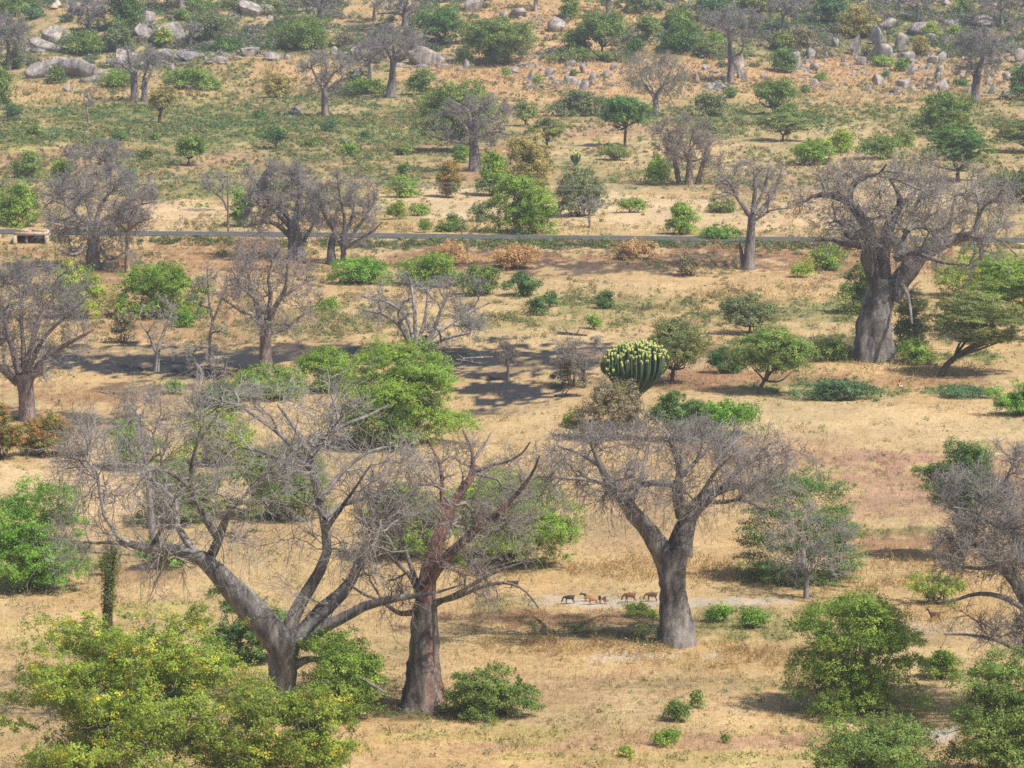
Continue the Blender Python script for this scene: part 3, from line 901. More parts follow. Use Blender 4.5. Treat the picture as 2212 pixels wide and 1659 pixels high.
    for cx, cy, rx, ry, k, st in ZONES:
        if k in ('gold', 'orange'):
            q = int(st * rx * ry * .16)
            a = rng.uniform(0, 6.283, q); rr = np.sqrt(rng.random(q))
            pts.append(np.stack([cx + rx * rr * np.cos(a), cy + ry * rr * np.sin(a)], -1))
    pts = np.concatenate(pts)
    g = gpt(pts[:, 0], pts[:, 1])
    g = g[vnoise(g[:, 0], g[:, 1], 2.2, 41) > .38]
    m = len(g); pxm = F / g[:, 1] / 2.16
    H = rng.uniform(.35, 1.25, m) * np.where(g[:, 1] > 700, 1.1, .85)
    lean = rng.standard_normal((m, 2)) * .22
    K = 5
    t = np.linspace(0, 1, K)
    bend = rng.uniform(0, .5, m)[:, None] * t[None] ** 2.5
    Pq = np.empty((m, K, 3))
    Pq[:, :, 0] = g[:, :1] + lean[:, :1] * H[:, None] * t + np.sign(lean[:, :1]) * bend * H[:, None]
    Pq[:, :, 1] = g[:, 1:2] + lean[:, 1:] * H[:, None] * t
    Pq[:, :, 2] = g[:, 2:] - .05 + H[:, None] * (t - bend * .8)
    sp = Soup()
    sp.tube(Pq, np.maximum(.016, .24 / pxm)[:, None] * np.linspace(1, .7, K)[None], 3, (.52, .37, .17), .2)
    P = np.repeat(Pq[:, 2:, :].reshape(-1, 3), 1, 0)
    leaf_quads(sp, P + rng.standard_normal(P.shape) * .08, unit(rng.standard_normal(P.shape) * [1, 1, .6]), np.repeat(np.maximum(.24, 1.5 / pxm), 3), (.52, .37, .17), .2, .28)
    o = put('maize_stubble', sp.mesh('maize_stubble', (0, 0, 0), False), M_GRASS); o['kind'] = 'stuff'
grass()


# ------------------------------------------------------------------ the large leafless trees, traced limb by limb
bare_tree('huge grey forked baobab with tangled bare crown standing behind the yellow-flecked thicket',
    [(607, 1545, 64), (608, 1500, 58), (610, 1450, 58), (613, 1405, 68), (618, 1368, 76)], (70, 810, 960, 1325),
    [(-2, [(612, 1400, 62), (585, 1365, 64), (533, 1306, 60), (500, 1270, 52), (477, 1246, 46), (447, 1213, 36), (400, 1193, 27), (360, 1183, 22), (327, 1186, 20), (290, 1178, 15), (260, 1171, 11), (215, 1174, 5), (150, 1165, 3)]),
     (-3, [(450, 1212, 24), (468, 1176, 22), (479, 1146, 20), (487, 1126, 15), (500, 1105, 8), (520, 1080, 5)]),
     (-4, [(472, 1165, 16), (450, 1132, 15), (433, 1100, 13), (412, 1050, 11), (415, 1000, 9), (425, 960, 7), (435, 920, 4)]),
     (2, [(620, 1368, 34), (636, 1325, 30), (653, 1293, 27), (680, 1250, 24), (705, 1195, 20), (702, 1140, 19), (690, 1085, 18), (676, 1030, 17), (668, 985, 14), (640, 930, 9), (600, 875, 5)]),
     (3, [(672, 985, 14), (700, 950, 10), (740, 920, 8), (790, 900, 6), (840, 875, 4)]),
     (5, [(690, 1080, 14), (740, 1020, 9), (790, 980, 7), (850, 965, 6), (895, 975, 4)]),
     (-3, [(700, 1150, 14), (735, 1100, 9), (770, 1050, 6), (800, 1005, 4)]),
     (4, [(640, 1390, 58), (672, 1350, 44), (700, 1313, 33), (735, 1285, 28), (765, 1240, 20), (780, 1190, 13), (800, 1140, 10), (810, 1090, 7), (830, 1040, 4)]),
     (-2, [(660, 1385, 42), (690, 1357, 33), (737, 1336, 24), (787, 1309, 22), (837, 1296, 18), (880, 1288, 13), (915, 1285, 9), (960, 1275, 5), (1000, 1262, 3)]),
     (-3, [(632, 1440, 24), (660, 1426, 16), (683, 1424, 12), (733, 1440, 8), (787, 1469, 6), (837, 1500, 4)]),
     (3, [(676, 1025, 13), (640, 975, 11), (600, 935, 9), (560, 905, 8), (515, 875, 5)]),
     (-4, [(674, 1010, 12), (640, 996, 10), (605, 990, 8), (560, 975, 6), (515, 965, 4)]),
     (-5, [(415, 1060, 9), (380, 1030, 8), (340, 1010, 6), (290, 1005, 4)]),
     (-6, [(330, 1183, 15), (345, 1150, 10), (365, 1115, 7), (380, 1070, 4)]),
     (6, [(700, 1120, 13), (740, 1090, 10), (800, 1075, 8), (860, 1050, 5), (920, 1010, 3)]),
     (-6, [(765, 1240, 14), (790, 1215, 11), (800, 1180, 9), (820, 1130, 6), (850, 1100, 4)])],
    dens=1.0, bark=(.225, .212, .205), depth=9.5, droop=3, big=True)
bare_tree('thick baobab with red-stained trunk and two red limbs',
    [(917, 1532, 100), (916, 1490, 86), (915, 1440, 72), (917, 1390, 60), (917, 1340, 52), (918, 1298, 46)], (735, 935, 1185, 1350),
    [(1, [(918, 1310, 44), (920, 1262, 40), (937, 1193, 32), (954, 1146, 27), (970, 1106, 24), (990, 1070, 21), (1020, 1026, 15), (1021, 985, 8), (1014, 960, 6), (1000, 930, 4)], 0, RED),
     (2, [(1020, 1000, 8), (1035, 975, 6), (1050, 955, 5), (1060, 935, 3)]),
     (-2, [(1018, 1022, 12), (1057, 1006, 8), (1100, 995, 6), (1128, 978, 5), (1145, 955, 3)]),
     (1, [(957, 1120, 12), (955, 1060, 10), (954, 1020, 9), (945, 990, 7), (925, 950, 4)], 0, RED),
     (-3, [(925, 1260, 26), (954, 1216, 23), (987, 1183, 21), (1020, 1153, 18), (1050, 1126, 15), (1080, 1106, 12), (1105, 1080, 10), (1137, 1043, 8), (1154, 1015, 5), (1165, 985, 3)], 0, (.25, .15, .13)),
     (-4, [(915, 1310, 18), (905, 1288, 15), (887, 1246, 11), (847, 1206, 8), (804, 1156, 5), (780, 1120, 3)]),
     (-5, [(920, 1320, 16), (950, 1300, 13), (987, 1283, 11), (1037, 1253, 8), (1087, 1229, 5), (1130, 1215, 3)]),
     (-3, [(935, 1300, 14), (985, 1290, 10), (1040, 1268, 8), (1090, 1259, 7), (1130, 1273, 5), (1164, 1313, 3)]),
     (3, [(905, 1320, 16), (865, 1325, 11), (825, 1300, 8), (780, 1280, 6), (740, 1250, 4)]),
     (4, [(912, 1290, 16), (890, 1230, 10), (870, 1170, 8), (850, 1110, 6), (840, 1060, 4)])],
    dens=.8, stain=(.36, .19, .14), bark=(.23, .20, .19), twig=(.27, .225, .215), depth=6.5, droop=4, big=True)
bare_tree('flat-topped baobab with smooth forked trunk beside the grazing goats',
    [(1461, 1392, 82), (1460, 1360, 73), (1456, 1320, 64), (1454, 1280, 58), (1452, 1230, 62), (1450, 1185, 76)], (1080, 905, 1785, 1108),
    [(-2, [(1440, 1210, 54), (1418, 1175, 47), (1397, 1143, 39), (1364, 1106, 33), (1342, 1072, 27), (1318, 1048, 21), (1303, 1020, 16), (1290, 990, 11), (1275, 955, 6)]),
     (-4, [(1324, 1050, 14), (1295, 1042, 10), (1262, 1036, 8), (1210, 1032, 6), (1165, 1030, 4), (1135, 1045, 3)]),
     (3, [(1300, 1010, 10), (1270, 990, 7), (1240, 975, 5), (1205, 965, 3)]),
     (2, [(1466, 1200, 58), (1476, 1150, 46), (1488, 1115, 39), (1510, 1088, 34), (1541, 1064, 26), (1571, 1053, 18), (1600, 1050, 12), (1640, 1054, 8), (1680, 1066, 6), (1725, 1080, 4)]),
     (-3, [(1472, 1115, 28), (1466, 1080, 25), (1464, 1050, 22), (1468, 1020, 14), (1460, 990, 9), (1445, 950, 5)]),
     (-3, [(1460, 1050, 14), (1425, 1042, 13), (1387, 1047, 12), (1355, 1058, 8), (1325, 1062, 5)]),
     (4, [(1560, 1056, 14), (1591, 1020, 10), (1618, 1000, 7), (1660, 985, 5), (1700, 975, 3)]),
     (-4, [(1520, 1080, 14), (1560, 1085, 9), (1600, 1080, 7), (1650, 1100, 4)]),
     (4, [(1470, 1030, 12), (1500, 1000, 9), (1530, 970, 6), (1560, 945, 4)]),
     (5, [(1360, 1090, 14), (1380, 1050, 10), (1390, 1010, 7), (1400, 960, 4)]),
     (-5, [(1490, 1100, 16), (1520, 1060, 10), (1545, 1020, 7), (1580, 985, 4)])],
    dens=1.1, bark=(.225, .212, .205), twig=(.275, .24, .235), depth=7.5, droop=4, big=True)
bare_tree('giant gnarled baobab with thick dark twisting limbs beside the leaning acacia',
    [(1889, 778, 84), (1889, 740, 78), (1890, 700, 76), (1897, 660, 68), (1903, 628, 58), (1905, 600, 50)], (1685, 330, 2215, 610),
    [(2, [(1921, 642, 48), (1945, 605, 44), (1971, 573, 42), (1990, 548, 36), (2025, 533, 28), (2068, 515, 24), (2101, 510, 20), (2116, 522, 14), (2120, 560, 8)], 0, (.23, .20, .205)),
     (1, [(2101, 512, 18), (2112, 483, 13), (2115, 447, 9), (2108, 415, 4)]),
     (3, [(2110, 512, 12), (2135, 510, 8), (2161, 520, 6), (2195, 550, 4)]),
     (-2, [(1893, 605, 38), (1876, 553, 33), (1880, 503, 26), (1858, 467, 24), (1835, 437, 20), (1801, 423, 16), (1758, 423, 9), (1740, 435, 4)], 0, DARK),
     (-3, [(1835, 430, 14), (1841, 402, 14), (1875, 379, 12), (1897, 377, 7), (1915, 355, 3)], 0, DARK),
     (-1, [(1910, 605, 36), (1908, 545, 31), (1918, 500, 28), (1931, 467, 23), (1945, 440, 16), (1938, 413, 9), (1920, 385, 5)], 0, DARK),
     (2, [(1945, 443, 14), (1968, 423, 9), (1985, 405, 6), (2020, 385, 3)]),
     (3, [(1941, 560, 26), (1955, 522, 19), (1962, 495, 14), (1990, 490, 10), (2025, 500, 8), (2050, 480, 4)]),
     (-4, [(1885, 535, 20), (1850, 528, 15), (1825, 527, 12), (1795, 518, 6), (1760, 520, 3)], 0, DARK),
     (-3, [(1862, 513, 17), (1830, 507, 13), (1818, 482, 11), (1805, 477, 7), (1790, 485, 3)], 0, DARK),
     (5, [(1962, 500, 12), (1975, 455, 9), (1990, 420, 6), (2010, 380, 4)]),
     (5, [(2030, 530, 14), (2050, 490, 9), (2060, 440, 6), (2075, 400, 4)]),
     (-5, [(1935, 560, 14), (1970, 545, 11), (2030, 565, 8), (2110, 575, 4)]),
     (-6, [(1905, 625, 14), (1935, 612, 14), (1955, 625, 10), (1965, 660, 7), (1970, 700, 4)])],
    dens=1.05, bark=(.225, .212, .205), twig=(.275, .24, .23), depth=9, droop=2, big=True, up=.2)
bare_tree('wide fine-twigged baobab with pinkish trunk at the left edge, above the rusty shrub',
    [(57, 908, 36), (56, 870, 34), (54, 835, 36), (50, 806, 44)], (-115, 555, 215, 835),
    [(-2, [(66, 815, 18), (100, 770, 15), (150, 740, 9), (203, 712, 4)]), (2, [(56, 808, 18), (67, 753, 13), (83, 696, 10), (117, 638, 6), (125, 600, 3)]),
     (1, [(42, 808, 18), (27, 753, 13), (13, 703, 10), (0, 660, 6), (-10, 610, 3)]), (-3, [(38, 825, 22), (0, 793, 14), (-40, 760, 8), (-80, 720, 4)]),
     (4, [(52, 805, 14), (50, 740, 10), (45, 670, 7), (55, 600, 4)]), (-4, [(60, 800, 12), (95, 730, 9), (135, 690, 6), (180, 650, 3)])],
    dens=1.5, bark=PURP, twig=(.24, .215, .225), depth=6)
bare_tree('slender upright baobab with pale brown trunk by the burnt ground',
    [(575, 818, 34), (574, 780, 28), (573, 740, 26), (575, 700, 28)], (462, 535, 708, 730),
    [(1, [(568, 704, 17), (553, 653, 12), (540, 620, 9), (535, 580, 5), (525, 550, 3)]), (-2, [(580, 690, 16), (600, 653, 11), (617, 620, 8), (620, 570, 4)]),
     (-3, [(562, 705, 12), (547, 680, 9), (523, 673, 7), (493, 653, 5), (470, 640, 3)]), (2, [(588, 720, 10), (617, 710, 7), (650, 683, 5), (680, 664, 3)]),
     (3, [(576, 690, 12), (585, 640, 9), (580, 600, 6), (590, 560, 3)]), (-3, [(545, 640, 9), (520, 615, 6), (500, 580, 4)]), (2, [(610, 640, 8), (650, 615, 6), (685, 600, 3)])],
    dens=1.05, bark=(.30, .235, .215), limbcol=(.29, .24, .225), twig=(.29, .245, .24))
bare_tree('low spreading dead tree with whitish limbs behind the green thicket',
    [(897, 768, 20), (896, 750, 18), (894, 730, 15)], (765, 588, 1068, 765),
    [(-2, [(885, 742, 12), (864, 705, 9), (827, 678, 8), (788, 670, 4)], 0), (2, [(893, 735, 11), (884, 700, 9), (864, 670, 8), (837, 653, 6), (778, 640, 3)]),
     (1, [(897, 740, 12), (897, 686, 9), (890, 626, 5), (885, 600, 3)]), (-1, [(919, 750, 14), (937, 713, 10), (950, 676, 7), (972, 630, 4)]),
     (3, [(922, 738, 10), (964, 706, 7), (1010, 676, 6), (1058, 654, 3)]), (-4, [(925, 745, 9), (970, 730, 7), (1015, 720, 4)]), (4, [(905, 735, 9), (920, 680, 7), (925, 620, 4)])],
    extra_trunks=[[(922, 770, 18), (920, 750, 16), (917, 725, 12)]], dens=.85, bark=(.20, .18, .185), limbcol=PALE, twig=(.28, .255, .255))
bare_tree('broad domed baobab growing in front of the culvert',
    [(203, 582, 32), (201, 550, 28), (202, 515, 26), (205, 480, 30)], (70, 352, 358, 588),
    [(-3, [(200, 485, 13), (180, 477, 10), (143, 443, 7), (87, 423, 3)]), (1, [(207, 482, 13), (217, 443, 9), (235, 415, 6), (240, 380, 3)]), (-2, [(212, 480, 12), (260, 457, 8), (305, 442, 4), (340, 435, 2)]),
     (-4, [(195, 530, 10), (160, 550, 8), (125, 538, 4)]), (3, [(200, 480, 11), (185, 430, 8), (170, 390, 4)]), (4, [(210, 490, 10), (260, 480, 7), (310, 480, 4)]), (-5, [(200, 500, 10), (150, 490, 7), (100, 480, 4)]), (-5, [(212, 530, 9), (235, 560, 7), (270, 545, 4)])],
    dens=1.3, bark=(.22, .20, .21), limbcol=(.32, .27, .25), twig=(.26, .23, .235), up=.1)
bare_tree('thin leafless tree with salmon coloured trunk beside the domed baobab',
    [(276, 588, 14), (274, 550, 10), (276, 500, 9)], (235, 395, 345, 540), [(-1, [(276, 510, 8), (283, 470, 6), (290, 430, 3)]), (1, [(275, 505, 6), (255, 480, 5), (245, 450, 3)]), (-2, [(276, 500, 6), (300, 480, 5), (330, 470, 3)])],
    name='bare_tree', cat='tree', dens=.5, bark=(.36, .25, .20), twig=(.30, .25, .235))
bare_tree('rounded grey baobab with a long arching low limb just below the road',
    [(640, 558, 40), (638, 530, 32), (634, 500, 28), (633, 475, 26)], (505, 335, 712, 545),
    [(-3, [(627, 510, 14), (593, 483, 10), (560, 480, 7), (525, 492, 4)], 0, DARK), (1, [(630, 478, 14), (600, 443, 10), (567, 417, 6), (545, 385, 3)]), (2, [(635, 478, 14), (647, 433, 10), (645, 385, 6), (650, 350, 3)]),
     (-2, [(655, 522, 9), (677, 483, 7), (695, 440, 4)]), (3, [(638, 480, 11), (670, 440, 8), (690, 395, 4)]), (-4, [(625, 490, 10), (590, 455, 7), (545, 440, 4)])],
    dens=1.25, bark=(.20, .185, .195), twig=(.265, .235, .235))
bare_tree('dark fan-shaped tree with curving limbs next to a pale stump of trunk',
    [(738, 572, 14), (742, 550, 12), (738, 520, 12)], (672, 362, 830, 548),
    [(1, [(738, 525, 10), (715, 490, 8), (695, 450, 6), (690, 410, 3)]), (-1, [(740, 525, 9), (745, 480, 7), (735, 430, 5), (730, 390, 3)]), (2, [(740, 530, 9), (775, 490, 7), (800, 450, 5), (815, 420, 3)]), (-3, [(740, 540, 8), (770, 520, 6), (805, 500, 4), (825, 480, 3)]), (3, [(738, 520, 8), (760, 470, 6), (770, 410, 3)])],
    extra_trunks=[[(716, 562, 24), (715, 535, 16), (720, 505, 12)]], name='bare_tree', cat='tree', dens=1.0, bark=(.19, .17, .175), twig=(.25, .22, .225))
bare_tree('tall thin-crowned baobab between the road and the giant gnarled baobab',
    [(1617, 583, 28), (1619, 550, 23), (1622, 500, 18), (1625, 462, 17)], (1532, 335, 1715, 480),
    [(-1, [(1618, 465, 11), (1591, 423, 8), (1571, 390, 6), (1541, 392, 3)]), (1, [(1627, 460, 11), (1631, 400, 8), (1628, 365, 4)]), (2, [(1636, 465, 11), (1668, 423, 8), (1690, 365, 4)]), (-3, [(1600, 440, 6), (1585, 420, 5), (1541, 430, 3)]), (3, [(1626, 460, 8), (1650, 410, 6), (1660, 370, 3)]), (-2, [(1632, 475, 7), (1665, 455, 5), (1700, 450, 3)])],
    extra_trunks=[[(1606, 576, 13), (1602, 550, 9), (1597, 524, 4)]], dens=.62, bark=(.23, .20, .20), twig=(.28, .24, .24))
bare_tree('stout pale-limbed baobab in front of the big leafy tree',
    [(1026, 370, 28), (1024, 335, 22), (1022, 290, 20), (1020, 262, 22)], (922, 198, 1108, 330),
    [(1, [(1018, 270, 9), (1010, 240, 7), (990, 225, 4), (970, 215, 2)], 0), (-1, [(1022, 265, 9), (1040, 235, 7), (1055, 210, 3)]), (-2, [(1015, 285, 9), (995, 265, 7), (985, 245, 4)]), (-3, [(1028, 300, 9), (1060, 285, 6), (1105, 290, 3)]), (-3, [(1015, 310, 8), (980, 305, 5), (940, 295, 3)]), (3, [(1024, 268, 8), (1060, 255, 6), (1085, 240, 3)])],
    dens=.85, bark=(.27, .235, .235), limbcol=(.34, .28, .27), twig=(.26, .225, .225))
bare_tree('many-stemmed brownish leafless shrub-tree behind the road',
    [(1488, 398, 18), (1489, 370, 15), (1490, 345, 13)], (1392, 248, 1575, 395),
    auto=8, extra_trunks=[[(1468, 396, 12), (1460, 360, 10), (1450, 320, 7)], [(1505, 396, 10), (1520, 350, 9), (1530, 310, 6)]], name='bare_tree', cat='tree', dens=1.1, bark=(.24, .19, .16), twig=(.27, .225, .20), up=.5)
bare_tree('twin-trunked baobab in the weedy field below the left rock slabs',
    [(290, 219, 18), (290, 190, 16), (289, 155, 15)], (236, 92, 378, 180), [(-1, [(288, 160, 8), (265, 140, 5), (245, 132, 3)]), (1, [(289, 158, 9), (278, 125, 5), (272, 95, 3)]), (1, [(316, 178, 7), (330, 150, 5), (345, 115, 3)]), (-2, [(310, 170, 5), (320, 140, 4), (318, 105, 2)])],
    extra_trunks=[[(311, 218, 15), (312, 190, 13), (313, 168, 10)]], dens=.55, bark=(.22, .195, .205), twig=(.27, .24, .24))
bare_tree('small-crowned baobab with reddish foot beside the brown rock',
    [(703, 252, 18), (702, 220, 14), (700, 190, 12)], (632, 105, 772, 215), [(1, [(699, 195, 7), (688, 175, 6), (675, 150, 4), (670, 125, 2)]), (-1, [(702, 192, 6), (715, 165, 5), (735, 145, 3)]), (-2, [(700, 200, 5), (730, 175, 4), (760, 165, 3)]), (2, [(700, 190, 5), (705, 150, 3), (700, 115, 2)])],
    dens=.8, bark=(.27, .215, .21), twig=(.27, .24, .24))
bare_tree('thick-footed baobab with a crooked side limb below the bare hillside trees',
    [(844, 211, 24), (847, 180, 18), (849, 150, 14), (850, 130, 13)], (768, 52, 935, 140), [(1, [(848, 135, 8), (838, 110, 5), (825, 90, 3)]), (-1, [(852, 133, 8), (870, 128, 6), (878, 115, 4)]), (2, [(851, 132, 7), (850, 95, 5), (848, 65, 3)]), (-2, [(855, 128, 6), (885, 105, 4), (905, 85, 2)])],
    auto=2, dens=.9, bark=(.20, .18, .185), twig=(.27, .235, .24))
bare_tree('smaller pale baobab standing behind the thick-footed one',
    [(800, 193, 16), (798, 165, 9), (797, 130, 8)], (750, 80, 845, 165), auto=4, dens=.7, bark=(.26, .235, .235), twig=(.27, .24, .24))
bare_tree('tall slim baobab with a stub side branch on the rocky slope',
    [(1578, 181, 16), (1579, 145, 14), (1578, 110, 11), (1575, 62, 9)], (1517, 12, 1652, 85), [(-1, [(1574, 66, 5), (1555, 50, 4), (1535, 45, 2)]), (1, [(1577, 64, 5), (1580, 40, 4), (1590, 20, 2)]), (-2, [(1583, 122, 6), (1600, 115, 5), (1606, 100, 3)]), (2, [(1577, 62, 5), (1605, 60, 3), (1635, 50, 2)])],
    dens=.95, bark=(.23, .20, .21), twig=(.25, .225, .235))
bare_tree('baobab with a bent thin neck among the boulders at the upper right',
    [(2107, 221, 22), (2108, 190, 19), (2113, 155, 16), (2124, 120, 7), (2122, 95, 5)], (2048, 55, 2182, 178), [(1, [(2122, 100, 4), (2110, 88, 4), (2095, 92, 2)]), (-1, [(2124, 118, 4), (2140, 100, 3), (2160, 90, 2)]), (2, [(2120, 140, 4), (2150, 135, 3), (2175, 130, 2)]), (-2, [(2115, 150, 4), (2085, 145, 3), (2060, 140, 2)])],
    auto=3, dens=1.15, bark=(.24, .205, .205), twig=(.25, .225, .235))
bare_tree('pale trunked tree with sparse yellow leaves between the two acacia bushes',
    [(1418, 250, 15), (1417, 225, 12), (1416, 200, 11)], (1332, 105, 1508, 235), [(1, [(1414, 210, 8), (1395, 185, 6), (1385, 160, 4), (1380, 130, 2)]), (-1, [(1419, 208, 8), (1435, 180, 6), (1450, 150, 3)])], auto=4,
    name='yellow_leaved_tree', cat='tree', dens=.8, bark=(.38, .34, .32), twig=(.29, .26, .23), tuft=(.55, (.30, .25, .07)))
bare_tree('dark bare tree near the top edge behind the leafy hillside bushes',
    [(693, 58, 18), (692, 40, 14), (693, 25, 11)], (628, -45, 752, 42), [(-1, [(690, 40, 6), (670, 25, 4), (645, 24, 2)]), (1, [(693, 30, 7), (680, 5, 5), (670, -20, 3)]), (2, [(694, 28, 7), (705, 5, 5), (720, -20, 3)])], auto=3, dens=.8, bark=(.19, .17, .18), twig=(.26, .235, .245))
bare_tree('wide bare tree left of the large dark leafy hillside tree',
    [(876, 60, 22), (876, 40, 14), (875, 25, 11)], (800, -55, 945, 42), [(-1, [(873, 32, 6), (845, 28, 5), (815, 30, 3)]), (1, [(878, 30, 6), (905, 22, 4), (930, 12, 2)])], auto=5, dens=.8, bark=(.22, .195, .20), twig=(.27, .24, .245))
bare_tree('thin bare tree on orange ground between two dark hillside trees',
    [(808, 45, 8), (808, 25, 6), (811, 10, 5)], (775, -35, 845, 30), auto=4, name='bare_tree', cat='tree', dens=.55, bark=(.21, .19, .19))
bare_tree('forked dead tree with pale foot standing alone on the burnt patch',
    [(337, 803, 15), (340, 775, 11), (343, 752, 9), (353, 720, 7), (362, 695, 5)], (292, 630, 398, 770), [(1, [(356, 712, 5), (368, 685, 4), (378, 650, 2)]), (-1, [(336, 760, 7), (320, 722, 5), (303, 698, 3)]), (-2, [(342, 755, 5), (365, 748, 3), (380, 742, 2)])],
    name='dead_tree', cat='tree', dens=.28, bark=PALE, twig=(.34, .30, .28), tmin=.4)
bare_tree('crooked dead tree with a tall reddish fork left of the slender baobab',
    [(458, 792, 14), (457, 770, 12), (453, 740, 8), (460, 690, 7)], (405, 570, 500, 720), [(1, [(460, 695, 6), (452, 655, 5), (448, 600, 3), (447, 580, 2)]), (-1, [(462, 690, 5), (475, 655, 4), (490, 620, 2)]), (-2, [(450, 665, 4), (425, 655, 3), (400, 640, 2)]), (-2, [(455, 720, 4), (475, 715, 3), (490, 720, 2)])],
    name='dead_tree', cat='tree', dens=.38, bark=(.33, .27, .25), twig=(.31, .27, .26), tmin=.35)
bare_tree('broken leaning dead trunk with twisted white branches in front of the crooked dead tree',
    [(441, 820, 11), (432, 800, 9), (423, 786, 8)], (365, 735, 500, 800), [(-1, [(424, 790, 6), (415, 770, 4), (395, 760, 3), (370, 772, 2)]), (1, [(426, 790, 6), (450, 788, 4), (470, 775, 3), (495, 772, 2)])],
    name='dead_tree', cat='tree', dens=.3, bark=(.40, .36, .34), twig=(.33, .30, .29), wander=1.6)
bare_tree('slender leafless tree rising through the left side of the huge forked baobab',
    [(331, 1205, 16), (326, 1120, 14), (320, 1040, 13), (312, 960, 11)], (225, 815, 385, 1000), [(1, [(312, 970, 9), (302, 905, 7), (277, 870, 5), (238, 852, 3)]), (-1, [(318, 985, 7), (330, 945, 5), (345, 900, 3)]), (-2, [(318, 1000, 6), (350, 975, 4), (375, 945, 2)]), (2, [(304, 910, 5), (315, 870, 4), (325, 835, 2)])],
    name='bare_tree', cat='tree', dens=.55, bark=(.36, .325, .31), twig=(.29, .255, .25))
bare_tree('bare tree leaning in from the right edge over the lone standing goat',
    [(2300, 1560, 60), (2285, 1480, 50), (2262, 1400, 46), (2235, 1340, 44)], (2005, 975, 2420, 1420),
    [(1, [(2240, 1345, 36), (2205, 1280, 24), (2175, 1240, 18), (2130, 1200, 13), (2095, 1160, 9), (2070, 1110, 5)]), (-2, [(2225, 1300, 20), (2200, 1255, 15), (2160, 1228, 11), (2110, 1228, 8), (2060, 1222, 4)]),
     (-3, [(2262, 1390, 18), (2215, 1320, 13), (2165, 1290, 11), (2110, 1283, 9), (2055, 1298, 6), (2010, 1300, 3)]), (2, [(2240, 1340, 20), (2210, 1200, 14), (2180, 1130, 10), (2165, 1060, 7), (2185, 1010, 4)]), (-4, [(2290, 1480, 18), (2230, 1430, 14), (2170, 1390, 9), (2100, 1372, 6), (2040, 1370, 3)]),
     (-3, [(2230, 1160, 10), (2190, 1150, 9), (2150, 1135, 7), (2100, 1105, 4), (2060, 1095, 3)]), (3, [(2240, 1330, 20), (2260, 1200, 14), (2270, 1100, 9), (2280, 1010, 5)]), (-5, [(2280, 1500, 14), (2240, 1470, 11), (2190, 1450, 8), (2140, 1460, 4)])],
    name='bare_tree', cat='tree', dens=1.5, bark=(.225, .212, .205), twig=(.28, .25, .25), depth=7, droop=2, big=True)
bare_tree('small upright leafless tree in front of the dark feathery bush',
    [(1742, 1292, 13), (1741, 1265, 11), (1742, 1240, 10)], (1635, 1080, 1862, 1275), auto=9, name='bare_tree', cat='tree', dens=.7, bark=(.30, .27, .27), twig=(.30, .275, .275), up=.45)
bare_tree('burnt thin sapling with fuzzy brown twigs in the middle of the black ground',
    [(1098, 822, 8), (1097, 800, 6), (1098, 780, 5)], (1065, 725, 1130, 795), auto=5, name='bare_tree', cat='tree', dens=.4, bark=(.16, .13, .12), twig=(.26, .20, .17))
bare_tree('leafless grey shrub-tree just left of the candelabra succulent',
    [(1265, 838, 8), (1264, 815, 6), (1262, 800, 5)], (1180, 720, 1315, 830), auto=8, name='bare_tree', cat='tree', dens=.65, bark=(.24, .21, .205), twig=(.29, .255, .25), up=.35)
bare_tree('thin dead sapling at the weedy field below the left rock slab',
    [(192, 268, 6), (189, 245, 4), (186, 222, 3)], (172, 188, 206, 240), auto=4, name='bare_tree', cat='tree', dens=.3, bark=(.30, .27, .26))
bare_tree('thin leaning bare tree right behind the utility pole',
    [(492, 455, 5), (482, 432, 5), (466, 418, 4)], (425, 360, 500, 430), [(0, [(468, 420, 4), (455, 405, 3), (448, 385, 2)]), (1, [(480, 432, 3), (480, 400, 2), (470, 375, 2)])], name='bare_tree', cat='tree', dens=.4, bark=(.28, .24, .23))
bare_tree('small bare tree with a pale trunk in front of the grey roadside bush',
    [(1276, 492, 6), (1273, 470, 5), (1272, 452, 4)], (1238, 420, 1305, 470), auto=5, name='bare_tree', cat='tree', dens=.4, bark=(.34, .30, .28))
bare_tree('grey leafless hillside tree left of the olive scrub at the top',
    [(1690, 72, 9), (1690, 50, 7), (1692, 35, 6)], (1652, -25, 1745, 50), auto=6, name='bare_tree', cat='tree', dens=.8, bark=(.26, .24, .245), twig=(.29, .265, .275))
bare_tree('hazy grey twiggy tree above the uppermost boulders at the right',
    [(1982, 50, 8), (1982, 30, 6), (1983, 15, 6)], (1930, -30, 2030, 45), auto=6, name='bare_tree', cat='tree', dens=.8, bark=(.20, .19, .20), twig=(.27, .25, .265))
bare_tree('hazy bare tree filling the top right corner',
    [(2165, 60, 10), (2163, 35, 8), (2165, 20, 7)], (2085, -50, 2225, 50), auto=7, name='bare_tree', cat='tree', dens=.8, bark=(.25, .23, .24), twig=(.28, .255, .265))
bare_tree('domed grey leafless tree left of the tall green hillside tree',
    [(193, 72, 10), (193, 50, 8), (193, 35, 7)], (140, -15, 245, 66), auto=7, name='bare_tree', cat='tree', dens=1.0, bark=(.26, .24, .245), twig=(.28, .255, .265))
bare_tree('grey-olive twiggy tree at the left edge above the fields',
    [(20, 150, 12), (18, 110, 9), (16, 85, 8)], (-55, 15, 72, 145), auto=7, name='bare_tree', cat='tree', dens=1.0, bark=(.22, .20, .20), twig=(.25, .235, .225), tuft=(.3, (.17, .19, .07)))
bare_tree('stub-trunked small leafless tree by the left rock ledge',
    [(411, 102, 8), (411, 88, 7), (411, 75, 6)], (392, 45, 440, 85), auto=5, name='bare_tree', cat='tree', dens=.5, bark=(.24, .215, .215))
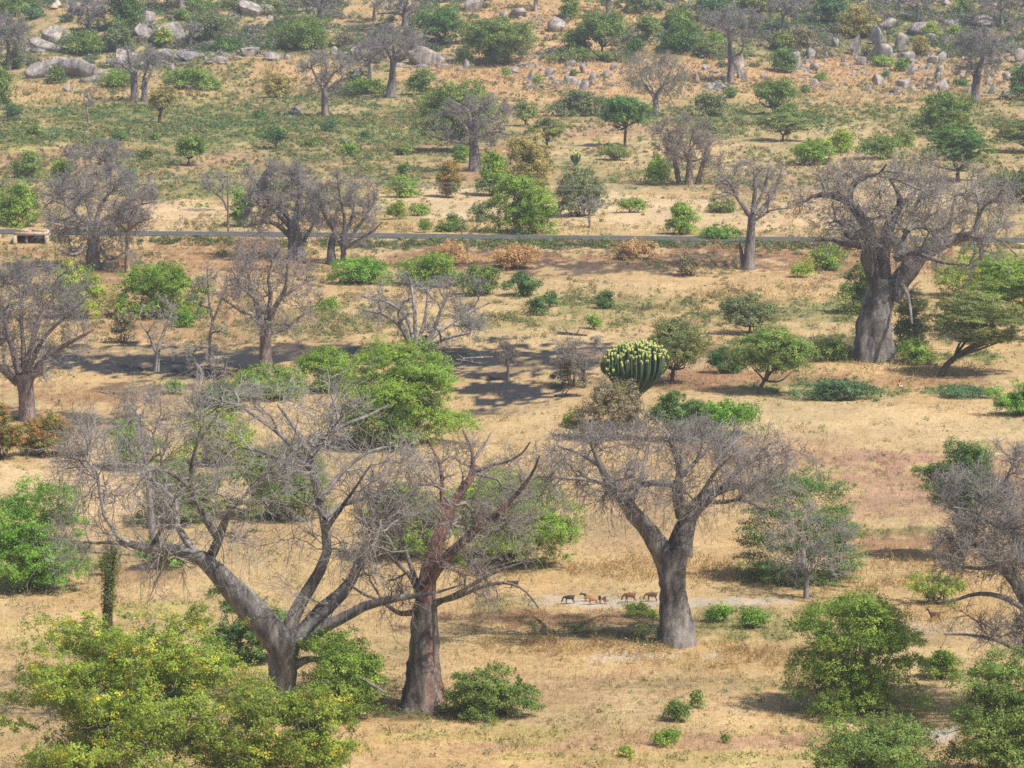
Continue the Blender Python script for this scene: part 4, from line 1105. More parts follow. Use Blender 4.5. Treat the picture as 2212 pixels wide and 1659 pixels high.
bare_tree('thick grey-pink baobab trunk cut by the top edge above the green bush',
    [(392, 22, 14), (391, 0, 12), (391, -25, 11)], (330, -110, 455, -10), auto=6, dens=.6, bark=(.30, .26, .255))
bare_tree('pale straight baobab trunk at the top edge left of the rock pair',
    [(1156, 24, 9), (1157, 5, 8), (1157, -20, 7)], (1105, -90, 1210, -2), auto=6, dens=.6, bark=(.33, .29, .28))
bare_tree('brown baobab trunk at the top edge above the clustered leafy trees',
    [(1313, 34, 12), (1314, 5, 11), (1315, -20, 10)], (1250, -100, 1385, 5), auto=7, dens=.7, bark=(.24, .205, .215))
bare_tree('pale baobab trunk at the top edge left of the thatched huts',
    [(64, 10, 9), (63, -10, 8), (63, -25, 8)], (15, -95, 110, -8), auto=5, dens=.6, bark=(.36, .33, .33))
bare_tree('dry reddish bare bush-tree under the road beside the slender baobab',
    [(545, 585, 7), (545, 560, 6), (545, 548, 5)], (490, 505, 610, 580), auto=8, name='bare_tree', cat='tree', dens=.6, bark=(.25, .20, .19), twig=(.30, .24, .22))
bare_tree('twiggy grey tree behind the domed baobab with bare upswept branches',
    [(232, 385, 9), (230, 360, 7), (228, 345, 6)], (140, 300, 292, 380), auto=9, name='bare_tree', cat='tree', dens=.9, bark=(.23, .20, .20), twig=(.26, .235, .225))

# ------------------------------------------------------------------ leafy trees and bushes: label, x0, x1, top, base, palette, style, extras
T = 'tree'; FL = 'flat'
PLANTS = [
    # near
    ('huge yellow-flecked thicket laced with dry vines in the near left corner', 10, 575, 1318, 1760, 'y', 'bush', dict(vines=420, lumps=34, leaf=.16, dens=1.0, name='thicket', cat='bush', gap=.36)),
    ('lower yellow-green thicket in front of the trunk of the huge forked baobab', 470, 770, 1478, 1770, 'y', 'bush', dict(vines=160, lumps=14, leaf=.16, name='thicket', cat='bush', gap=.36)),
    ('vivid green bush mass at the left edge beside the pale mown ground', -60, 215, 1050, 1285, 'v', 'bush', dict(lumps=16)),
    ('low leafy bush at the foot of the red-stained baobab', 962, 1165, 1438, 1560, 'm', 'bush', {}),
    ('tall bright green bush tree casting a black shadow patch at the right', 1700, 2005, 1270, 1555, 'b', 'bush', dict(lumps=20)),
    ('rounded grey-green bush cut by the bottom edge below the black shadow', 1740, 2045, 1530, 1715, 'm', 'bush', dict(lumps=16)),
    ('dark green bushy tree in the bottom right corner beside the pale path', 2045, 2290, 1405, 1705, 'm', 'bush', dict(lumps=16)),
    ('dark feathery bush with drooping leaf sprays right of the flat-topped baobab', 1588, 1862, 1008, 1268, 'd', 'spray', dict(leaf=.2)),
    ('upright leafy tree behind the bare branches at the right edge', 1990, 2168, 938, 1215, 'd', T, dict(clear=3.0, tw=12)),
    ('bright green leafy bush behind the two red limbs', 950, 1255, 1012, 1235, 'b', 'bush', dict(lumps=18)),
    ('green bush filling the gap between the huge forked baobab and the red-stained one', 770, 960, 1040, 1215, 'b', 'bush', {}),
    ('leafy bush hidden behind the trunk of the huge forked baobab', 630, 830, 1360, 1560, 'b', 'bush', {}),
    ('dark green bush under the left limb of the huge forked baobab', 440, 620, 1280, 1440, 'd', 'bush', {}),
    ('bright low bush below the outstretched left limb of the huge forked baobab', 290, 395, 1165, 1232, 'v', 'bush', {}),
    ('creeper-draped green tree crown above the huge forked baobab', 700, 1022, 738, 975, 'b', 'bush', dict(vines=170, lumps=22, dens=1.1)),
    ('dark rounded bush left of the creeper-draped crown', 412, 535, 820, 905, 'd', 'bush', {}),
    ('mid green leafy bush at the foot of the slender baobab', 490, 672, 790, 868, 'b', 'bush', {}),
    ('spiky sunlit bush joining the creeper-draped crown on its left', 620, 790, 755, 850, 'b', 'bush', {}),
    ('yellow-green thicket behind the left crown of the huge forked baobab', 380, 560, 880, 1010, 'y', 'bush', {}),
    ('pale green bush with upright grassy stems left of the huge bare crown', 225, 340, 905, 1020, 'b', 'bush', {}),
    ('olive bush showing through the middle of the huge bare crown', 480, 720, 960, 1130, 'm', 'bush', {}),
    ('dull green bush showing through the left of the huge bare crown', 290, 470, 1000, 1140, 'm', 'bush', {}),
    ('rust and green flecked shrub in front of the left edge baobab', 45, 168, 888, 988, 'r', 'bush', {}),
    ('green and orange bush at the left edge beside the rust-flecked shrub', -50, 50, 875, 995, 'r', 'bush', {}),
    ('small lime bush on the edge of the burnt ground', 355, 398, 820, 852, 'v', 'bush', {}),
    ('tiny tuft-like bush on the pale grass in the foreground', 1432, 1492, 1515, 1560, 'm', 'bush', {}),
    ('low wide tussock bush at the bottom of the foreground grass', 1395, 1470, 1578, 1612, 'b', 'bush', dict(dens=.8)),
    ('thin upright weed bush just above the tiny tuft-like one', 1488, 1522, 1490, 1530, 'm', 'bush', dict(dens=.7)),
    ('yellowish small tussock at the bottom edge', 1335, 1370, 1608, 1636, 'y', 'bush', dict(dens=.7)),
    ('small lone green clump left of the shadow patch at the bottom right', 1555, 1580, 1585, 1605, 'm', 'bush', dict(dens=.6)),
    ('lime leafy weed bush right of the flat-topped baobab trunk', 1525, 1580, 1300, 1345, 'v', 'bush', {}),
    ('second lime weed bush further right of the flat-topped baobab trunk', 1590, 1665, 1315, 1360, 'v', 'bush', dict(dens=.8)),
    ('dark weed bush at the left foot of the flat-topped baobab', 1345, 1420, 1305, 1335, 'b', 'bush', dict(dens=.8)),
    ('small leafy bush hugging the foot of the flat-topped baobab', 1420, 1452, 1350, 1385, 'd', 'bush', {}),
    ('sparse yellowish leafy branches below the bare tree at the right edge', 1945, 2090, 1240, 1310, 'y', 'bush', dict(dens=.5, gap=.45)),
    ('small dark green bush left of the bottom right tree', 1990, 2075, 1405, 1470, 'b', 'bush', {}),
    ('thin green shrub behind the vine-covered stump', 210, 250, 1195, 1245, 'y', 'bush', dict(dens=.6)),
    # middle distance
    ('lush round bush behind the forked dead tree', 245, 445, 565, 690, 'b', 'bush', dict(lumps=14)),
    ('small vivid bush at the right foot of the lush round one', 375, 428, 672, 708, 'v', 'bush', {}),
    ('rusty dry shrub between the left edge baobab and the lush round bush', 238, 300, 672, 742, 'n', 'bush', dict(dens=.7)),
    ('lime-yellow leafy bush behind the left edge baobab crown', 100, 235, 570, 690, 'y', 'bush', dict(dens=.7, gap=.42)),
    ('bright creeper-covered bush under the dark fan-shaped tree', 715, 850, 560, 618, 'v', 'bush', {}),
    ('wide green bush bank behind the low spreading dead tree', 858, 1005, 552, 622, 'b', 'bush', {}),
    ('darker ragged bush at the right end of the wide green bank', 985, 1082, 570, 640, 'm', 'bush', {}),
    ('full dark green bush on the weedy ground right of the dead tree', 1088, 1165, 588, 642, 'd', 'bush', {}),
    ('twin small green bush, the lower left one', 1135, 1180, 642, 682, 'd', 'bush', {}),
    ('twin small green bush, the upper right one', 1170, 1206, 628, 664, 'd', 'bush', {}),
    ('compact lone bush in the stubble above the small dark-stemmed bush', 1283, 1330, 628, 668, 'd', 'bush', {}),
    ('small dark-stemmed bush above the fallen charred log', 1270, 1298, 676, 712, 'b', 'bush', {}),
    ('small green bush in the grass beside the wide green bank', 690, 740, 645, 672, 'b', 'bush', {}),
    ('grey-green globe-shaped acacia behind the candelabra succulent', 1383, 1538, 692, 828, 'o', T, dict(trunk=1451, clear=1.6, tw=9, lumps=16, depthr=.9, gap=.26)),
    ('hazy green acacia behind the leaning-trunk tree', 1560, 1680, 635, 722, 'g', T, dict(clear=.8)),
    ('drooping leafy tree with a leaning dark trunk above the creeper strip', 1572, 1768, 700, 852, 'm', T, dict(trunk=1640, clear=1.5, tw=9, lumps=16)),
    ('bushy green shrub tucked between the globe acacia and the leaning-trunk tree', 1530, 1600, 748, 808, 'd', 'bush', {}),
    ('wide flat-topped acacia with a leaning dark trunk right of the giant gnarled baobab', 1998, 2232, 632, 812, 'o', FL, dict(trunk=2032, clear=2.2, tw=13, lumps=16, gap=.26)),
    ('sunny green acacia behind the wide leaning one', 2085, 2290, 560, 735, 'b', FL, dict(clear=2.0, lumps=12)),
    ('yellowish scrub behind the right limbs of the giant gnarled baobab', 2010, 2220, 545, 650, 'y', 'bush', dict(dens=.7, gap=.42)),
    ('green scrub behind the trunk of the giant gnarled baobab', 1815, 1900, 560, 680, 'm', 'bush', {}),
    ('bright green bush left of the giant gnarled baobab limbs', 1745, 1830, 530, 585, 'b', 'bush', {}),
    ('dry grey-green bush right of the giant gnarled baobab trunk', 1930, 2010, 610, 760, 'g', 'bush', dict(dens=.7)),
    ('leafy green weed bank at the right foot of the giant gnarled baobab', 1935, 2030, 735, 790, 'b', 'bush', dict(dens=.8)),
    ('dark weed bush at the left foot of the giant gnarled baobab', 1738, 1850, 735, 782, 'm', 'bush', dict(dens=.8)),
    ('long low teal creeper strip at the edge of the pale grass', 1700, 1920, 822, 868, 't', 'bush', dict(dens=.9, depthr=.4)),
    ('low green creeper patch below the wide leaning acacia', 2025, 2145, 832, 862, 't', 'bush', dict(dens=.8, depthr=.5)),
    ('green creeper mound at the right edge beside the pale grass', 2142, 2260, 828, 902, 'v', 'bush', {}),
    ('bright trailing creeper mound right of the upright dark bush', 1488, 1658, 865, 945, 'v', 'bush', dict(depthr=.6)),
    ('upright dark green bush with shooting tips below the candelabra succulent', 1400, 1520, 840, 955, 'd', 'bush', dict(gap=.4)),
    ('brown dried-out thicket hiding the foot of the candelabra succulent', 1250, 1405, 818, 955, 'n', 'bush', dict(vines=120, dens=.7)),
    ('yellow-green small shrub left of the brown dried-out thicket', 1212, 1268, 878, 945, 'y', 'bush', dict(dens=.7)),
    ('rust-brown dry bush at the left of the candelabra succulent', 1195, 1275, 755, 838, 'n', 'bush', dict(dens=.55, gap=.45)),
    ('straw-coloured dry bush heap just below the road, the right one', 1328, 1420, 515, 562, 's', 'bush', dict(name='dry_bush')),
    ('straw-coloured dry bush heap just below the road, the left one', 1062, 1170, 528, 582, 's', 'bush', dict(name='dry_bush')),
    ('tall straw-coloured brush left of the two dry heaps', 930, 1020, 520, 572, 's', 'bush', dict(name='dry_bush', dens=.7)),
    ('small dry brown bush on the burnt strip', 1455, 1530, 550, 598, 'n', 'bush', dict(dens=.6)),
    ('small dry bush at the right end of the burnt strip', 1710, 1760, 555, 600, 'y', 'bush', dict(dens=.7)),
    # behind the road
    ('tall dense green bush clump in the middle behind the road', 1050, 1200, 375, 508, 'b', 'bush', dict(lumps=14)),
    ('sparse olive tree top over the dense middle clump', 1090, 1200, 290, 400, 'q', 'bush', dict(dens=.8, gap=.42)),
    ('leafy bush leaning on the left of the dense middle clump', 1030, 1100, 325, 425, 'b', 'bush', {}),
    ('grey scrub on the roadside left of the dense middle clump', 1010, 1062, 435, 480, 'g', 'bush', dict(dens=.8)),
    ('round grey-green twiggy bush right of the dense middle clump', 1195, 1318, 352, 470, 'g', 'bush', dict(vines=80, dens=.8)),
    ('upright round bush with rusty top leaves on the bare field', 943, 1000, 345, 428, 'r', 'bush', dict(name='shrub')),  # orange leaves stand in for a blurred spot, probably a flying bird
    ('leafy green shrub on the bare field left of the rusty-topped one', 838, 908, 380, 428, 'b', 'bush', {}),
    ('small dark shrub behind the leafy shrub on the bare field', 858, 884, 352, 378, 'd', 'bush', {}),
    ('low yellow-green shrub near the right side of the dark fan-shaped tree', 835, 885, 432, 475, 'y', 'bush', dict(dens=.8)),
    ('small green shrub right of the low yellow-green one', 885, 925, 440, 466, 'b', 'bush', {}),
    ('little roadside shrub with pale stems', 965, 990, 458, 492, 'd', 'bush', {}),
    ('long low roadside bush under the little pale-stemmed shrub', 940, 1010, 478, 502, 'm', 'bush', dict(dens=.8)),
    ('small roadside bush right of the dark fan-shaped tree', 905, 930, 475, 503, 'b', 'bush', {}),
    ('low spreading bush on the bare field right of centre', 1335, 1402, 430, 460, 'b', 'bush', dict(dens=.8)),
    ('upright leafy shrub by the road at the bare field', 1433, 1508, 440, 508, 'b', 'bush', {}),
    ('green flat bush at the roadside left of the tall thin-crowned baobab', 1512, 1600, 488, 518, 'v', 'bush', dict(dens=.8)),
    ('olive bush under the crown of the tall thin-crowned baobab', 1520, 1595, 425, 460, 'o', 'bush', {}),
    ('leafy bush at the left foot of the many-stemmed brownish shrub-tree', 1395, 1445, 335, 400, 'b', 'bush', {}),
    ('low flat green bush left of the many-stemmed shrub-tree', 1285, 1362, 315, 348, 'o', 'bush', {}),
    ('bright bush right beside the utility pole', 498, 545, 400, 492, 'v', 'bush', dict(name='shrub')),
    ('green bush under the right side of the rounded grey baobab', 660, 690, 440, 480, 'd', 'bush', {}),
    ('green bush mass at the left edge behind the road', -20, 92, 392, 490, 'b', 'bush', dict(lumps=10)),
    ('dark green bush on the rosy ground at the left edge', 28, 92, 332, 385, 'm', 'bush', {}),
    ('pale green bush left of the upswept grey tree', 112, 160, 345, 382, 'b', 'bush', {}),
    ('teal bush right of the upswept grey tree', 262, 300, 362, 398, 't', 'bush', {}),
    ('small open-crowned tree with a thin trunk in the left field', 373, 448, 290, 358, 'm', T, dict(trunk=407, clear=1.2, tw=4)),
    ('small cone-shaped tree in the left field', 565, 626, 272, 322, 'd', T, dict(clear=.5, tw=4)),
    ('dense small round bush left of the open-crowned tree', 240, 272, 283, 305, 'd', 'bush', {}),
    ('second small round bush between the open-crowned and round bushes', 325, 343, 288, 303, 'd', 'bush', {}),
    ('olive low shrub between the small round bushes and the domed tree', 302, 335, 318, 345, 'o', 'bush', {}),
    ('small dark bush near the brown rock', 543, 570, 240, 258, 'd', 'bush', {}),
    ('little umbrella-crowned tree with a dark trunk in the weedy field', 322, 382, 190, 265, 'q', T, dict(trunk=344, clear=2.4, tw=7)),
    ('big leafy tree behind the stout pale-limbed baobab', 895, 1088, 172, 328, 'm', T, dict(lumps=18, clear=1.2, tw=10)),
    ('green bush at the foot of the big leafy tree', 975, 1018, 312, 352, 'b', 'bush', {}),
    ('light green acacia bush right of the big leafy tree', 1105, 1165, 222, 272, 'o', T, dict(clear=.6, tw=4)),
    ('spreading sunny acacia behind the dense middle clump', 1135, 1228, 255, 318, 'o', FL, dict(clear=.8, tw=5)),
    ('dark umbrella tree with a thin trunk in front of the grey acacia bush', 1300, 1408, 203, 318, 'd', T, dict(trunk=1350, clear=4.0, tw=6, lumps=14)),
    ('grey-green acacia bush left of the dark umbrella tree', 1188, 1305, 193, 252, 'g', 'bush', dict(depthr=.6)),
    ('grey-green acacia bush right of the pale yellow-leaved tree', 1500, 1570, 193, 252, 'g', 'bush', {}),
    ('neat round tree with a dark shaded trunk', 1620, 1724, 172, 247, 'm', T, dict(clear=1.4, tw=9, lumps=14, gap=.25)),
    ('umbrella acacia in front of the neat round tree', 1630, 1752, 245, 305, 'o', FL, dict(clear=1.0, tw=5)),
    ('dense dark bush behind the giant gnarled baobab crown, the left one', 1708, 1808, 298, 358, 'b', 'bush', dict(lumps=10)),
    ('olive bush right of the dense dark one behind the giant crown', 1790, 1845, 278, 330, 'y', 'bush', {}),
    ('mixed green scrub on top of the giant gnarled baobab crown', 1840, 1960, 292, 345, 'm', 'bush', dict(dens=.8)),
    ('small thin-stemmed bush left of the layered acacia', 1932, 1975, 272, 318, 'o', 'bush', {}),
    ('large bright green bush on the slope above the layered acacia', 1975, 2105, 192, 292, 'm', 'bush', dict(lumps=14)),
    ('layered dark acacia with open tiers', 1990, 2148, 275, 392, 'd', FL, dict(clear=1.8, tw=8, lumps=15, gap=.4)),
    ('hazy acacia at the right edge beside the layered one', 2145, 2290, 260, 330, 'o', FL, dict(clear=.8)),
    ('low grey-green acacia at the right edge behind the giant crown', 2120, 2280, 365, 440, 'g', 'bush', dict(depthr=.5)),
    ('dark round tree at the right edge of the rocky slope', 2178, 2262, 138, 218, 'd', 'bush', dict(lumps=9)),
    # the rocky slope
    ('large very dark leafy tree on the slope left of centre', 888, 1015, 12, 96, 'd', T, dict(lumps=16, clear=.5)),
    ('grey-green spreading tree right of the large very dark one', 985, 1160, 28, 140, 'm', T, dict(lumps=18, clear=1.0)),
    ('cluster-crowned leafy tree above the orange slope', 1246, 1352, 22, 120, 'm', T, dict(trunk=1301, lumps=14, clear=2.2, tw=6)),
    ('lower leafy bush left of the cluster-crowned tree', 1210, 1278, 62, 118, 'm', 'bush', dict(lumps=9)),
    ('dark olive bush at the foot of the cluster-crowned tree', 1230, 1270, 103, 132, 'd', 'bush', {}),
    ('slim leafy tree right of the cluster-crowned one', 1372, 1424, 32, 92, 'm', T, dict(clear=1.0)),
    ('small dark bush under the slim leafy tree', 1354, 1395, 86, 112, 'd', 'bush', {}),
    ('dark dense tree with yellowish edge on the slope', 1424, 1518, 46, 118, 'd', 'bush', dict(lumps=12)),
    ('hazy tree behind the dark dense one', 1428, 1498, 14, 66, 'm', 'bush', {}),
    ('round dark bush at the top above the boulder pair', 1208, 1256, -6, 42, 'm', 'bush', {}),
    ('long olive hedge along the top of the orange slope', 1175, 1365, 113, 134, 'o', 'bush', dict(depthr=.3, dens=.8)),
    ('small green bush at the left of the orange slope edge', 980, 1020, 105, 142, 'b', 'bush', {}),
    ('olive round bush beside the slope edge bush', 1045, 1105, 100, 140, 'm', 'bush', {}),
    ('bush right of the thick-footed baobab', 880, 938, 145, 205, 'm', 'bush', {}),
    ('green undergrowth between the thick-footed baobab and the smaller pale one', 735, 835, 172, 205, 'b', 'bush', dict(dens=.8)),
    ('dark bush left of the smaller pale baobab', 748, 790, 150, 195, 'd', 'bush', {}),
    ('bush with dull yellow tint left of the small-crowned baobab', 570, 632, 155, 212, 'q', 'bush', {}),
    ('leafy hillside bush below the dark bare tree', 598, 718, 42, 112, 'm', 'bush', dict(lumps=11)),
    ('brownish olive scrub right of the leafy hillside bush', 718, 768, 70, 102, 'n', 'bush', {}),
    ('grey olive tree on the upper left slope', 408, 508, 22, 92, 'g', T, dict(clear=1.2)),
    ('dark green bush under the grey olive tree', 455, 528, 80, 110, 'd', 'bush', {}),
    ('yellow-green bush beside the left rock ledge', 338, 370, 60, 102, 'y', 'bush', {}),
    ('tall dense tree cut by the top edge above the left rock ledge', 236, 310, -30, 66, 'd', 'bush', dict(lumps=10)),
    ('pale green bush below the tall dense top edge tree', 228, 288, 58, 112, 'g', 'bush', {}),
    ('broad green bush right of the left rock face', 132, 225, 68, 122, 'm', 'bush', dict(lumps=9)),
    ('dark small bush on the rim of the left rock face', 130, 156, 33, 48, 't', 'bush', {}),
    ('teal bush beside the thatched huts', 48, 98, 20, 42, 't', 'bush', {}),
    ('green bush just below the left grey-white rock slab', 98, 142, 140, 182, 'm', 'bush', {}),
    ('shrub line under the end of the left grey-white slab', 218, 292, 150, 192, 'b', 'bush', dict(dens=.9)),
    ('bush bank right of the twin-trunked baobab', 352, 480, 150, 196, 'b', 'bush', dict(depthr=.5)),
    ('small teal bush by the left slab corner', 12, 48, 112, 150, 'd', 'bush', {}),
    ('green tree mass at the left edge of the weedy field', -40, 28, 132, 238, 'm', 'bush', dict(lumps=9)),
    ('teal shrub below the green mass at the left edge', 12, 45, 225, 262, 't', 'bush', {}),
    ('bright bush at the top edge above the pale grass', 378, 405, 20, 45, 'b', 'bush', {}),
    ('olive-brown scrub left of the tall standing boulder', 1808, 1900, 20, 85, 'q', 'bush', dict(lumps=9)),
    ('tall teal tree at the top edge left of the olive-brown scrub', 1762, 1832, -15, 55, 't', T, dict(clear=.5)),
    ('dark bush at the foot of the slope right of the tall slim baobab', 1660, 1722, 105, 158, 'd', 'bush', {}),
    ('olive scrub above that dark bush right of the tall slim baobab', 1660, 1722, 70, 110, 'o', 'bush', {}),
    ('reddish olive scrub between the grey hillside tree and the olive-brown scrub', 1700, 1760, 55, 105, 'n', 'bush', {}),
    ('round mustard bush among the upper boulders, the left one', 1992, 2030, 53, 80, 'y', 'bush', {}),
    ('round mustard bush among the upper boulders, the right one', 2047, 2076, 56, 80, 'y', 'bush', {}),
    ('dark yellow-tipped bush beside the cave-like boulder', 1968, 2008, 78, 122, 'q', 'bush', {}),
    ('bush between the tall standing boulder and the slanting one', 1862, 1885, 100, 125, 'o', 'bush', {}),
    ('green shrub below the pale wedge boulder', 1935, 1962, 125, 155, 'b', 'bush', {}),
    ('green shrub below the slanting boulder', 1880, 1930, 122, 145, 'b', 'bush', dict(dens=.8)),
    ('small green shrub in the middle of the boulder slope', 1905, 1920, 155, 168, 'd', 'bush', {}),
    ('little shrub left of the whitish round boulder', 1760, 1790, 158, 176, 'b', 'bush', {}),
    ('dark little shrub above the neat round tree', 1730, 1748, 186, 202, 'd', 'bush', {}),
    ('dark shrub beside the bent-neck baobab', 2060, 2090, 168, 186, 'd', 'bush', {}),
    ('small green tree at the top edge right of the boulders', 2054, 2104, -10, 30, 'm', 'bush', {}),
    ('small dark shrub on the orange slope beside the flat boulder', 1234, 1248, 152, 164, 'd', 'bush', {}),
    ('little green shrub on the orange slope left of the tall cracked boulder', 1150, 1172, 166, 180, 'b', 'bush', {}),
    ('green tuft bush left of the orange slope stones', 1085, 1098, 140, 168, 'b', 'bush', {}),
    ('hedge-like olive bushes left of the tall slim baobab', 1490, 1570, 95, 125, 'o', 'bush', dict(depthr=.5)),
    ('green shrub between the hut shelter and the tall slim baobab', 1525, 1565, 72, 95, 'b', 'bush', {}),
    ('dark tree at the top edge above the hut shelter', 1495, 1590, -10, 26, 't', 'bush', dict(depthr=.6)),
    ('brown scrub hiding the top edge left of the forked dark bare tree', 470, 620, -12, 30, 'g', 'bush', dict(depthr=.5)),
    ('low green scrub at the top edge near the pink-grey trunk', 405, 470, 0, 24, 'm', 'bush', {}),
    ('green scrub at the top left corner', -20, 90, -8, 34, 'm', 'bush', {}),
    ('olive scrub at the top edge right of the grey hillside tree', 1590, 1660, -10, 30, 'o', 'bush', {}),
    ('mixed scrub along the top edge left of the tall teal tree', 1350, 1440, -15, 30, 'g', 'bush', {}),
    ('tiny dark bush in the weeds left of the neat round tree', 1560, 1590, 188, 212, 'd', 'bush', {}),
    ('short green bush in the field below the neat round tree', 1660, 1745, 228, 262, 'm', 'bush', dict(dens=.8)),
    ('green bush left of the umbrella acacia in the field', 1505, 1555, 258, 282, 'o', 'bush', {}),
    ('low bush below the rosy strip by the big leafy tree', 852, 900, 312, 335, 'm', 'bush', {}),
    ('low teal weed bush in the middle of the left field', 690, 740, 262, 285, 't', 'bush', {}),
    ('small green bush right of the cone-shaped tree', 655, 690, 300, 318, 'm', 'bush', {}),
    ('low weed bush left of the cone-shaped tree', 735, 775, 310, 332, 'b', 'bush', {}),
    ('small shrub between the small-crowned baobab and the big leafy tree', 775, 802, 282, 300, 'd', 'bush', {}),
    ('dark low bush below the weed bushes at the far left', 60, 95, 268, 292, 'm', 'bush', {}),
]
for lab, x0, x1, y0, yb, pal, sty, kw in PLANTS:
    kw = dict(kw)
    plant(lab, x0, x1, y0, yb, pal, sty, **kw)

